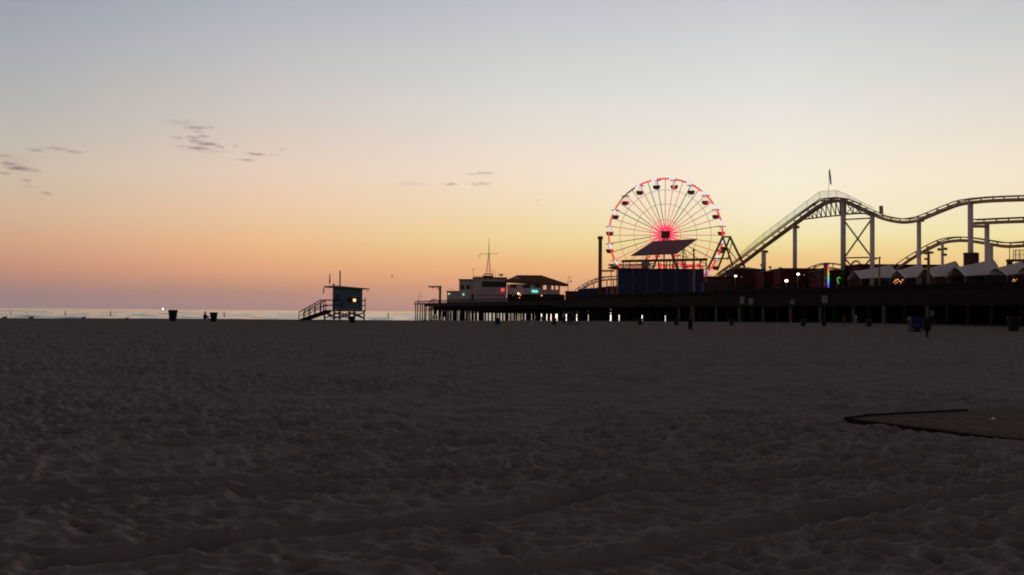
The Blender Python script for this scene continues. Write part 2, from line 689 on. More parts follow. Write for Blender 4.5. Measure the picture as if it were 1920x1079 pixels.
def build_sand():
    inv = np.linspace(1 / 3.6, 1 / 55.0, 520)
    rr = np.concatenate([[.15], np.linspace(.8, 3.3, 10), 1 / inv, np.linspace(56, 160, 130), np.linspace(164, 420, 24),
                         [700, 1500, 4000, 12000]])
    th = np.concatenate([np.linspace(-180, -48, 60), np.linspace(-46, 46, 1000), np.linspace(48, 176, 58)])
    th = np.radians(th)
    Rr, Tt = np.meshgrid(rr, th, indexing='ij')
    X, Y = Rr * np.sin(Tt), Rr * np.cos(Tt)
    z = gbase(X, Y)
    fade = 1 - sstep(60, 150, Rr) * .8
    def rot(a, sx=1.0, sy=1.0):
        c_, s_ = math.cos(a), math.sin(a)
        return (X * c_ + Y * s_) / sx, (-X * s_ + Y * c_) / sy
    w1 = vnoise(X / .9, Y / .9, 91) - .5
    w2 = vnoise(X / .9 + 31, Y / .9 + 7, 92) - .5

    def ridged(lam, a, k, warp=.35):
        x_, y_ = rot(a, lam, lam)
        return 1 - np.abs(2 * vnoise(x_ + warp * 2 * w1, y_ + warp * 2 * w2, k) - 1)
    big = (vnoise(X / 2.6, Y / 2.6, 3) - .5) * .07 + (vnoise(X / 1.1 + 9, Y / 1.1, 5) - .5) * .035
    dim = dimples(X, Y, .40, .115, 11) * .034 + dimples(X + 3.3, Y + 1.7, .25, .07, 23) * .024
    patch = sstep(.25, .65, vnoise(X / 3.4 + 5, Y / 3.4, 31))
    fine = ridged(.33, .5, 41) ** 1.7 * .046 + ridged(.17, 1.3, 43) ** 1.7 * .024 + ridged(.085, 2.2, 47) * .009
    rough = big * .85 + (dim + fine) * (.57 + .43 * patch)
    # tyre tracks pressed through the footprints
    trk = np.zeros_like(z)
    wgt = np.zeros_like(z)
    near = (Rr < 40) & (Y > 1)
    lines = [([(860, 1110), (1010, 1090), (1185, 1062), (1410, 1020), (1560, 985), (1710, 960), (1910, 928), (2100, 900)], .19),
             ([(100, 1075), (300, 1052), (500, 1030), (700, 1010), (960, 975), (1110, 948), (1235, 936), (1385, 917), (1510, 906), (1700, 880)], .17),
             ([(-200, 935), (0, 926), (300, 916), (650, 918), (800, 914)], .15),
             ([(-200, 957), (0, 948), (240, 944), (420, 940), (620, 944)], .15)]
    for pix, w in lines:
        pts = [gpix(*p) for p in pix]
        pts = [(p.x, p.y) for p in pts]
        d, al = seg_dist(X, Y, pts)
        k = 1 - sstep(w * .75, w * 1.15, d)
        tread = .008 * np.sin(al * 40 + d * 22)
        rim = .020 * np.exp(-((d - w * 1.3) / (w * .28)) ** 2)
        wgt = np.where(near, np.maximum(wgt, k), wgt)
        trk = np.where(near, trk + k * (-.028 + tread) + rim, trk)
    h = rough * fade * (1 - .80 * wgt) + trk
    # flat bed beneath the boardwalk
    ca_, fa_ = ray(1589, 784.5), ray(1912, 818)
    ca_, fa_ = ca_ * (1.428 / -ca_.z), fa_ * (1.428 / -fa_.z)
    lx_, ly_ = fa_.x - ca_.x, fa_.y - ca_.y
    ll_ = math.hypot(lx_, ly_)
    behind = (lx_ * (Y - ca_.y) - ly_ * (X - ca_.x)) / ll_
    bed = sstep(-.30, -.05, behind) * sstep(ca_.x - .1, ca_.x + .05, X) * (1 - sstep(15.4, 15.9, Y)) * (Y > 5)
    h = h * (1 - .85 * bed) - .02 * bed
    h = np.where(Rr > 170, 0, h)
    h = np.where(Rr < 2.0, h * .3, h)
    z = z + h
    nr, ncol = X.shape
    co = np.stack([X.ravel(), Y.ravel(), z.ravel()], 1).astype(np.float32)
    i = np.arange(nr - 1)[:, None]
    j = np.arange(ncol)[None, :]
    j2 = (j + 1) % ncol
    q = np.stack(np.broadcast_arrays(i * ncol + j, i * ncol + j2, (i + 1) * ncol + j2, (i + 1) * ncol + j), -1).reshape(-1, 4)
    q = q[:, ::-1]
    me = bpy.data.meshes.new('sand_beach')
    me.vertices.add(len(co))
    me.vertices.foreach_set('co', co.ravel())
    me.loops.add(q.size)
    me.loops.foreach_set('vertex_index', q.ravel().astype(np.int32))
    me.polygons.add(len(q))
    me.polygons.foreach_set('loop_start', (np.arange(len(q)) * 4).astype(np.int32))
    me.polygons.foreach_set('loop_total', np.full(len(q), 4, np.int32))
    me.polygons.foreach_set('use_smooth', np.ones(len(q), bool))
    me.update()
    me.validate()
    m = mat('beach_sand', (.222, .186, .174), 1.0, .16, 1.3)
    t = m.node_tree
    b = t.nodes['Principled BSDF']
    b.inputs['Specular IOR Level'].default_value = 0.0
    n2_ = nd(t, 'ShaderNodeTexNoise')
    n2_.inputs['Scale'].default_value = 14
    n2_.inputs['Detail'].default_value = 8
    tc = nd(t, 'ShaderNodeTexCoord')
    t.links.new(tc.outputs['Object'], n2_.inputs[0])
    bp = nd(t, 'ShaderNodeBump')
    bp.inputs['Strength'].default_value = .6
    bp.inputs['Distance'].default_value = .02
    t.links.new(n2_.outputs[0], bp.inputs['Height'])
    t.links.new(bp.outputs[0], b.inputs['Normal'])
    me.materials.append(m)
    o = bpy.data.objects.new('sand_beach', me)
    C.objects.link(o)
    tag(o, 'wide dark trampled sand beach with tyre tracks', None, None, 'structure')


build_sand()


WK = 1.7


def build_sea():
    m = bpy.data.materials.new('sea_water')
    m.use_nodes = True
    t = m.node_tree
    b = t.nodes['Principled BSDF']
    b.inputs['Base Color'].default_value = (.05, .06, .07, 1)
    b.inputs['Roughness'].default_value = .07
    b.inputs['IOR'].default_value = 1.9
    b.inputs['Specular Tint'].default_value = (.90, .96, 1, 1)
    tc = nd(t, 'ShaderNodeTexCoord')
    mp = nd(t, 'ShaderNodeMapping')
    mp.inputs['Rotation'].default_value = (0, 0, R(-18))
    mp.inputs['Scale'].default_value = (.16, .5, 1)
    t.links.new(tc.outputs['Object'], mp.inputs[0])
    nz = nd(t, 'ShaderNodeTexNoise')
    nz.inputs['Scale'].default_value = 1
    nz.inputs['Detail'].default_value = 5
    t.links.new(mp.outputs[0], nz.inputs[0])
    mp2 = nd(t, 'ShaderNodeMapping')
    mp2.inputs['Scale'].default_value = (.012, .05, 1)
    mp2.inputs['Rotation'].default_value = (0, 0, R(-18))
    t.links.new(tc.outputs['Object'], mp2.inputs[0])
    nz2 = nd(t, 'ShaderNodeTexNoise')
    nz2.inputs['Detail'].default_value = 4
    nz2.inputs['Scale'].default_value = 1
    t.links.new(mp2.outputs[0], nz2.inputs[0])
    ad = math_n(t, 'ADD', math_n(t, 'MULTIPLY', nz2.outputs[0], 3.0), nz.outputs[0])
    bp = nd(t, 'ShaderNodeBump')
    bp.inputs['Strength'].default_value = 1.0
    bp.inputs['Distance'].default_value = .1
    t.links.new(ad, bp.inputs['Height'])
    t.links.new(bp.outputs[0], b.inputs['Normal'])
    rr = np.concatenate([np.arange(120, 700, 1.5), np.arange(700, 1600, 3), np.arange(1600, 4000, 8), np.arange(4000, 9000, 15), np.geomspace(9000, 70000, 40)])
    th = np.radians(np.linspace(-80, 85, 330))
    Rr, Tt = np.meshgrid(rr, th, indexing='ij')
    X, Y = Rr * np.sin(Tt), Rr * np.cos(Tt)
    z = np.full_like(X, SEA)
    rg = np.random.RandomState(4)
    for lam, amp in ((9, .07), (13, .10), (19, .14), (29, .20), (43, .26), (70, .40), (110, .55)):
        for q in range(2):
            an = R(18.3) + rg.uniform(-.65, .65)
            kx, ky = -math.sin(an) * 2 * math.pi / lam, math.cos(an) * 2 * math.pi / lam
            env = .35 + 1.0 * vnoise(X / (lam * 2.2) + q * 7, Y / (lam * 1.8) + lam, 61 + q)
            lo = (1 - sstep(lam * 50, lam * 100, Rr)) * (.6 + .4 * sstep(300, 1500, Rr) if lam > 40 else 1)
            z = z + WK * amp * .62 * env * lo * np.sin(kx * X + ky * Y + rg.uniform(0, 6.28) + 2.5 * vnoise(X / (lam * 3), Y / (lam * 3), 71 + q))
    z = np.where(Rr > 9000, SEA, z)
    nr, nc = X.shape
    co = np.stack([X.ravel(), Y.ravel(), z.ravel()], 1)
    ii = np.arange(nr - 1)[:, None]
    jj = np.arange(nc - 1)[None, :]
    q = np.stack(np.broadcast_arrays(ii * nc + jj, (ii) * nc + jj + 1, (ii + 1) * nc + jj + 1, (ii + 1) * nc + jj), -1).reshape(-1, 4)[:, ::-1]
    me = bpy.data.meshes.new('sea')
    me.vertices.add(len(co))
    me.vertices.foreach_set('co', co.astype(np.float32).ravel())
    me.loops.add(q.size)
    me.loops.foreach_set('vertex_index', q.ravel().astype(np.int32))
    me.polygons.add(len(q))
    me.polygons.foreach_set('loop_start', (np.arange(len(q)) * 4).astype(np.int32))
    me.polygons.foreach_set('loop_total', np.full(len(q), 4, np.int32))
    me.polygons.foreach_set('use_smooth', np.ones(len(q), bool))
    me.update()
    me.validate()
    me.materials.append(m)
    o = bpy.data.objects.new('sea', me)
    C.objects.link(o)
    tag(o, 'pale calm sea at dusk reaching to the horizon', None, None, 'structure')


build_sea()


# ------------------------------------------------------------------ pier
def build_pier():
    root = thing('pier', 'long dark timber pier on many piles carrying the amusement park', 'pier', PS(60, 0, 0))
    S0, S1, S2 = -70, 150, 352
    T1, T2 = 62, 20
    poly = [PS(S0, 0, 0), PS(S0, T1, 0), PS(S1, T1, 0), PS(S1 + 12, T2, 0), PS(S2, T2, 0), PS(S2, 0, 0)]
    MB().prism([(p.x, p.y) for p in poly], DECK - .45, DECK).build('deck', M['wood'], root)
    f = MB()
    f.bar(PS(S0, .25, 3.75), PS(170, .25, 3.75), .4, 1.6)
    f.build('fascia_beam', M['wood'], root)
    f = MB()
    f.bar(PS(170, .25, 4.05), PS(S2 - 22, .25, 4.05), .4, 1.0)
    f.build('fascia_beam', M['wood'], root)
    # hanging utility girder and cross bracing below the deck
    g = MB()
    for t in (1.2, 9, 17):
        g.bar(PS(-40, t, 2.9), PS(S2 - 40, t, 2.9), .5, .5)
    g.build('girder', M['pile'], root)
    r = MB()
    for s in np.arange(S0, S2, 2.4):
        r.bar(PS(s, .3, DECK), PS(s, .3, DECK + 1.1), .12)
    for z in (.35, .62, .88, 1.12):
        r.bar(PS(S0, .3, DECK + z), PS(S2, .3, DECK + z), .09, .11)
    r.bar(PS(S2, .3, DECK + 1.1), PS(S2, T2, DECK + 1.1), .09, .11)
    r.build('railing', M['wood'], root)
    w = MB()
    w.bar(PS(S0, .5, DECK + .5), PS(140, .5, DECK + .5), .08, 1.0)
    w.build('rail_screen', M['wood'], root)
    # piles
    piles = []
    rng = random.Random(3)
    for bs in np.arange(S0, S2, 4.3):
        wide = bs < S1
        T = T1 if wide else T2
        st = (3.3 if bs < 60 else 2.9) if wide else (3.4 if bs < 215 else 6.6)
        k = 0
        t = .8
        while t < T:
            piles.append((bs + rng.uniform(-.5, .5), t + rng.uniform(-.4, .4), k))
            t += st
            k += 1
    front = sorted([p for p in piles if p[2] == 0 and p[0] > -20], key=lambda p: p[0])[:86]
    fs = set(front)
    for i, (s, t, k) in enumerate(front):
        p = PS(s, t, 0)
        zb = min(ground_z(p.x, p.y), 0) - 2.5
        pale = 8 < s < 100 and i % 2 == 0
        mb = MB().tube([(p.x, p.y, zb), (p.x + rng.uniform(-.15, .15), p.y, DECK - .46)], .27 if not pale else .33, 10)
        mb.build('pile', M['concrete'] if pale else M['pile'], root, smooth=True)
    rest = MB()
    for s, t, k in piles:
        if (s, t, k) in fs:
            continue
        p = PS(s, t, 0)
        zb = min(ground_z(p.x, p.y), 0) - 2.5
        rest.tube([(p.x, p.y, zb), (p.x + rng.uniform(-.2, .2), p.y + rng.uniform(-.2, .2), DECK - .46)], .37 if s < 215 else .27, 6)
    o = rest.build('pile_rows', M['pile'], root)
    o['kind'] = 'stuff'
    br = MB()
    for bs in np.arange(S0, S2 - 20, 4.3):
        T = T1 if bs < S1 else T2
        br.bar(PS(bs, .6, DECK - .75), PS(bs, T - .5, DECK - .75), .35, .55)
        t = .8
        lo = 1.15 if bs < 270 else 1.9
        while t + 7 < T:
            br.bar(PS(bs + .25, t, lo), PS(bs + .25, t + 7, DECK - .7), .14, .26)
            br.bar(PS(bs - .25, t, DECK - .7), PS(bs - .25, t + 7, lo), .14, .26)
            t += 3.6
        if bs < 262:
            br.bar(PS(bs, .6, lo), PS(bs, T - .5, lo), .2, .35)
    o = br.build('cross_bracing', M['pile'], root)
    o['kind'] = 'stuff'
    for s0_, s1_, t_ in ((-68, 28, 30), (28, 60, 46), (110, 124, 46)):  # added dark walls that shut out the bright gaps between piles
        w = MB()
        w.bar(PS(s0_, t_, 1.6), PS(s1_, t_, 1.6), .4, 6.0)
        w.build('gap_screen', M['pile'], root)
    # raking piles at the seaward end
    for px, dx in ((812, 8), (818, -6), (829, 7), (838, -7)):
        p = W(px, 572, D(px, 1))
        q = W(px + dx, 598, D(px, 1))
        MB().tube([p, q], .26, 8).build('raking_pile', M['pile'], root)


build_pier()


def fbox(mb, x0, x1, y0, y1, Y, depth, base=None):
    """a box whose front face spans photo columns x0..x1 at distance Y; z from y0 down to y1 (or base z)"""
    p, q = W(x0, y0, Y), W(x1, y0, Y)
    zt = (p.z + q.z) / 2
    zb = base if base is not None else W((x0 + x1) / 2, y1, Y).z
    return mb.hexa([(p.x, Y, zb), (q.x, Y, zb), (q.x, Y + depth, zb), (p.x, Y + depth, zb),
                    (p.x, Y, zt), (q.x, Y, zt), (q.x, Y + depth, zt), (p.x, Y + depth, zt)])


def lampball(p, r):
    return MB().ball(p, r, r, r, 12, 8)


# ------------------------------------------------------------------ buildings at the sea end
def build_sea_end():
    # harbour building
    Y = YH = D(861, 1.2)
    root = thing('harbour_building', 'pale two storey building with a lattice mast on its roof', 'building', W(903, 565, Y))
    b = MB()
    fbox(b, 861, 887, 525, 0, Y, 9, DECK)
    fbox(b, 887, 950, 521.5, 0, Y - 1, 10, DECK)
    b.build('wall', M['cream'], root)
    b = MB()
    fbox(b, 860, 888, 523.5, 525.5, Y - .6, 10)
    fbox(b, 886, 951, 520, 522.3, Y - 1.6, 11)
    b.build('roof', M['roof'], root)
    b = MB()
    fbox(b, 905, 925, 517, 520, Y + 1, 4)
    b.build('penthouse', M['maroon'], root)
    b = MB()
    fbox(b, 904, 950, 528, 539, Y - 1.08, .1)
    b.build('window', M['darkwin'], root)
    b = MB()
    fbox(b, 884, 888, 551, 563, Y - 1.05, .1)
    b.build('door', M['darkwin'], root)
    for x0, x1 in ((864, 870), (875, 881)):
        b = MB()
        fbox(b, x0, x1, 535, 543, Y - .06, .1)
        b.build('window', M['darkwin'], root)
    b = MB()
    fbox(b, 892, 947, 553.5, 554.5, Y - 1.1, .14)
    b.build('string_course', M['brown'], root)
    r = MB()
    for px in (888, 893, 899, 905):
        r.bar(W(px, 521, Y), W(px, 518, Y), .12)
    r.bar(W(888, 518.2, Y), W(905, 518.8, Y), .12)
    r.build('roof_rail', M['steel'], root)
    b = MB().lathe(W(940, 520, Y), [(.15, 0), (.15, .5), (.7, .7), (1.0, 1.1), (.9, 1.2), (.2, .8)], 14)
    b.build('satellite_dish', M['steel'], root)
    b = MB()
    b.tube([W(888, 520, Y), W(887, 503, Y)], .08, 6)
    b.tube([W(884.5, 506, Y), W(891, 505, Y)], .05, 6)
    b.build('antenna', M['steel'], root)
    for px, top in ((924, 505), (929, 508), (935, 513)):
        MB().tube([W(px, 520, Y), W(px, top, Y)], .06, 6).build('antenna', M['steel'], root)
    # lattice mast
    mast = MB()
    lp = [(911.5, 514), (920, 514)]
    tops = [(916.2, 477), (917.3, 477)]
    for dy in (-1, 1):
        for (x0, y0), (x1, y1) in zip(lp, tops):
            p, q = W(x0, y0, Y + 2 + dy), W(x1, y1, Y + 2 + dy * .15)
            mast.tube([p, q], .11, 6)
    prev = None
    for k in range(9):
        f = k / 9
        l_ = W(911.5 + 4.7 * f, 514 - 37 * f, Y + 2 - 1 + .85 * f)
        r_ = W(920 - 2.7 * f, 514 - 37 * f, Y + 2 - 1 + .85 * f)
        mast.bar(l_, r_, .08)
        if prev:
            mast.bar(prev[0], r_, .06)
            mast.bar(prev[1], l_, .06)
        prev = (l_, r_)
    mast.tube([W(916.7, 480, Y + 2), W(916.8, 464, Y + 2), W(917.2, 446, Y + 2)], [.16, .12, .06], 8)
    mast.tube([W(900, 476.5, Y + 2), W(934, 475.8, Y + 2)], .08, 6)
    mast.bar(W(907, 514.3, Y), W(925, 514.3, Y), 2.5, .3)
    for px in (907.5, 912, 920, 924.5):
        mast.bar(W(px, 514, Y + 1), W(px, 519, Y + 1), .15)
    mo = mast.build('mast', M['steel'], root)
    fl = MB()
    fl.slab([W(899.3, 477, Y + 2), W(900.3, 477, Y + 2), W(900, 484, Y + 2), W(899, 483.6, Y + 2)], .05)
    fl.build('flag', M['maroon'], mo)
    b = MB()
    fbox(b, 939.5, 945.5, 541, 547, Y - 1.6, .3)
    b.build('lit_sign', G['sign'], root)
    # low annexe
    Ya = D(838, 1)
    an = thing('harbour_annexe', 'low pale block at the sea end of the pier beside the mast building', 'building', W(849, 566, Ya))
    b = MB()
    fbox(b, 838, 861, 547.5, 0, Ya, 8, DECK)
    b.build('wall', M['cream'], an)
    b = MB()
    fbox(b, 837, 862, 545.8, 547.6, Ya - .4, 9)
    b.build('roof', M['roof'], an)
    b = MB()
    b.slab([W(862, 548, Ya - .8), W(872, 562, Ya - .8), W(868, 562, Ya - .8), (W(861, 551, Ya - .8))], .5)
    b.build('stair', M['brown'], an)
    b = MB()
    b.tube([W(842, 545, Ya), W(842.5, 541.5, Ya), W(850, 541.5, Ya), W(851, 545, Ya)], .06, 6)
    b.build('roof_rail', M['steel'], an)
    for px, py, par in ((841.8, 551.4, an), (869, 552.5, root)):
        YY = (Ya - .3) if par is an else YH - .5
        b = lampball(W(px, py, YY), .34)
        b.build('wall_lamp', G['green'], par)
    # crane at the end
    Yc = D(826, 2.5)
    cr = thing('hoist_crane', 'dark gallows hoist crane standing at the sea end of the pier', 'crane', W(825, 568, Yc))
    MB().bar(W(825.3, 537, Yc), Vector((W(825.3, 537, Yc).x, Yc, DECK)), .95, .8).build('post', M['roof'], cr)
    MB().bar(W(803.5, 538, Yc), W(828, 538, Yc), .5, .62).build('jib', M['roof'], cr)
    MB().bar(W(819, 539, Yc), W(824, 545, Yc), .28).build('brace', M['roof'], cr)
    k = MB().tube([W(811.5, 539, Yc), W(811.5, 541, Yc)], .28, 8)
    k.build('pulley', M['steel'], cr)
    # shelter with a curved roof
    Ys = D(804, 1)
    sh = thing('pier_shelter', 'small shelter with a curved dark roof under the hoist crane', 'shelter', W(814, 570, Ys))
    pr = []
    for i in range(13):
        x = 804 + 20 * i / 12
        h = math.sin(math.pi * i / 12)
        pr.append((x, 566 - 5 * h))
    b = MB()
    for (xa, ya), (xb, yb) in zip(pr[:-1], pr[1:]):
        p, q = W(xa, ya, Ys), W(xb, yb, Ys)
        b.hexa([p - Vector((0, 0, .35)), q - Vector((0, 0, .35)), q + Vector((0, 4, -.35)), p + Vector((0, 4, -.35)),
                p, q, q + Vector((0, 4, 0)), p + Vector((0, 4, 0))])
    b.build('roof', M['maroon'], sh)
    for px in (805, 813, 822):
        p = W(px, 566, Ys)
        MB().bar((p.x, Ys + .3, DECK), (p.x, Ys + .3, p.z + .1), .3).build('post', M['wood'], sh)
    # restaurant with hip roof
    Yr = D(951, 1.6)
    rs = thing('pier_restaurant', 'restaurant with a broad hipped brown roof and a teal lit sign', 'building', W(1005, 562, Yr))
    b = MB()
    dz = 12
    e = [W(947, 526, Yr), W(1066, 533.5, Yr)]
    z0 = (e[0].z)
    ridge = [W(969, 517.2, Yr + 5), W(1016, 517.0, Yr + 5)]
    z1 = e[1].z
    V = [(e[0].x, Yr - 1, z0), (e[1].x, Yr - 1, z1), (e[1].x, Yr + dz, z1), (e[0].x, Yr + dz, z0),
         (ridge[0].x, Yr + 4, ridge[0].z), (ridge[1].x, Yr + 4, ridge[1].z), (ridge[1].x, Yr + 7, ridge[1].z), (ridge[0].x, Yr + 7, ridge[0].z)]
    lowv = [(x, y, z - .45) for x, y, z in V[:4]]
    b.add(V + lowv, [(0, 1, 5, 4), (1, 2, 6, 5), (2, 3, 7, 6), (3, 0, 4, 7), (4, 5, 6, 7), (8, 9, 1, 0), (9, 10, 2, 1), (10, 11, 3, 2), (11, 8, 0, 3), (11, 10, 9, 8)])
    ro = b.build('roof', M['roof'], rs)
    b = MB()
    fbox(b, 968, 1017, 516.4, 518.5, Yr + 3.5, 4)
    b.build('roof_cap', M['maroon'], ro)
    b = MB()
    b.slab([W(964, 524, Yr + .8), W(976, 524, Yr + .8), W(979, 521.4, Yr + 2.3), W(969, 521.4, Yr + 2.3)], .25)
    b.build('skylight', M['white'], ro)
    # walls as pieces between openings
    w = MB()
    fbox(w, 951, 1016, 533, 0, Yr + .3, 9, DECK)
    fbox(w, 1016, 1050, 530, 535.4, Yr + .3, .5)
    fbox(w, 1016, 1050, 543.5, 0, Yr + .3, 9, DECK)
    for x0, x1 in ((1016, 1018.6), (1024.4, 1034), (1038, 1041.4), (1046.6, 1050)):
        fbox(w, x0, x1, 535.3, 543.6, Yr + .3, .45)
    w.build('wall', M['cream'], rs)
    for x0, x1 in ((957, 968), (980, 994), (1003, 1014)):
        b = MB()
        fbox(b, x0, x1, 534, 540, Yr + .2, .1)
        b.build('window', M['darkwin'], rs)
    b = MB()
    for px, top in ((1017, 536), (1033, 536), (1049, 536)):
        p = W(px, top, Yr + 9)
        b.bar((p.x, Yr + 9, DECK), (p.x, Yr + 9, p.z + 1.5), .35)
    b.build('post', M['brown'], rs)
    b = MB()
    fbox(b, 951, 1058, 552, 0, Yr - .9, .2, DECK)
    b.build('terrace_screen', M['wood'], rs)
    b = MB()
    fbox(b, 997, 1008.5, 544, 549, Yr - .2, .25)
    sg = b.build('lit_sign', G['teal'], rs)
    b = MB()
    for x0, x1, ya, yb in ((998, 1001.5, 545, 546), (999.3, 1000.3, 545, 548), (1002.5, 1003.4, 546, 548), (1004.2, 1005.1, 546, 548), (1006, 1007.8, 546.5, 548)):
        fbox(b, x0, x1, ya, yb, Yr - .28, .1)
    b.build('sign_stroke', G['tealw'], sg)
    for px, py, r, g in ((972, 551, .24, 'warm'), (975.5, 553, .2, 'bulb'), (974, 558.5, .18, 'bulb'), (949.5, 556, .17, 'dimbulb'),
                         (1015.6, 554.6, .2, 'bulb'), (955, 533.4, .13, 'bulb'), (1020, 550, .12, 'dimbulb'), (962, 554, .12, 'dimbulb')):
        lampball(W(px, py, Yr - 1.2), r).build('hanging_lamp', G[g], rs)
    # fence and stairs to the right of the restaurant
    Yf = D(1062, 1)
    kb = thing('ticket_block', 'low reddish brown block between the restaurant and the blue hoarding', 'building', W(1074, 556, Yf))
    b = MB()
    fbox(b, 1062, 1086, 547.5, 0, Yf, 6, DECK)
    b.build('wall', M['brown'], kb)
    b = MB()
    fbox(b, 1061, 1087, 546, 547.6, Yf - .3, 7)
    b.build('roof', M['maroon'], kb)
    hb = thing('blue_hoarding', 'dull blue hoarding wall below the low coaster rails', 'wall', W(1125, 556, D(1084, .9)))
    Yh = D(1084, .9)
    b = MB()
    pts = [(1084, 543), (1100, 541), (1120, 540), (1140, 537), (1166, 536)]
    for (xa, ya), (xb, yb) in zip(pts[:-1], pts[1:]):
        p, q = W(xa, ya, Yh), W(xb, yb, Yh)
        b.hexa([(p.x, Yh, DECK), (q.x, Yh, DECK), (q.x, Yh + .4, DECK), (p.x, Yh + .4, DECK), (p.x, Yh, p.z), (q.x, Yh, q.z), (q.x, Yh + .4, q.z), (p.x, Yh + .4, p.z)])
    b.build('panel', M['blue'], hb)
    b = MB()
    for px in range(1084, 1168, 12):
        p = W(px, 536, Yh)
        b.bar((p.x, Yh - .1, DECK), (p.x, Yh - .1, p.z - .3), .16)
    b.build('batten', M['navy'], hb)


build_sea_end()


# ------------------------------------------------------------------ lamps
def hook_lamp(px, ytop, ybot, Y, label, group=None):
    base = W(px, ybot, Y)
    base.z = DECK
    o = thing('street_lamp', label, 'street lamp', base, group)
    p = W(px, ytop + 6, Y)
    MB().tube([base, p], [.14, .08], 8).build('post', M['steel'], o)
    arc = []
    for i in range(9):
        an = math.pi * (1 - i / 8)
        arc.append(W(px + 2.6 + 2.6 * math.cos(an), ytop + 5 - 5 * math.sin(an), Y))
    arc.append(W(px + 5.2, ytop + 8, Y))
    MB().tube(arc, .055, 6).build('arm', M['steel'], o)
    MB().lathe(W(px + 5.2, ytop + 10.5, Y), [(.34, 0), (.3, .12), (.12, .35), (.06, .5)], 10).build('lantern', M['steel'], o)
    return o


hook_lamp(1065, 519, 556, D(1065, 2), 'hooked street lamp on the pier right of the restaurant roof', 'hooked pier lamps')
hook_lamp(785, 547, 570, D(797, 1), 'hooked street lamp at the far sea end of the pier', 'hooked pier lamps')


def flood_pole(px, ytop, t, label, heads, w=.3, group=None):
    Y = D(px, t)
    p = W(px, ytop, Y)
    o = thing('lamp_pole', label, 'lamp pole', (p.x, Y, DECK), group)
    MB().tube([(p.x, Y, DECK), p], [w * .55, w * .4], 8).build('post', M['steel'], o)
    for dx, dy, s in heads:
        q = W(px + dx, ytop + dy, Y)
        MB().bar(p if dy < 4 else W(px, ytop + dy + 1, Y), q, .1).build('arm', M['steel'], o)
        MB().box(q, (.42 * s, .35 * s, .3 * s), .3).build('floodlight', M['steel'], o)
    return o


flood_pole(1741, 474, 1.5, 'dark floodlight pole in front of the white tent tops', [(-5, 1.5, 1), (6, 0, 1), (0, -1.5, .8), (-4.5, 12, 1)], .5, 'floodlight poles on the pier')
flood_pole(1649, 484, 4, 'short floodlight pole left of the white tents', [(-7, 1, 1), (0, -.5, .8)], .3, 'floodlight poles on the pier')
flood_pole(1301, 470, 4, 'dark pole rising before the sloped slate roof under the wheel', [(0, -1, 1.1)], .45, 'floodlight poles on the pier')


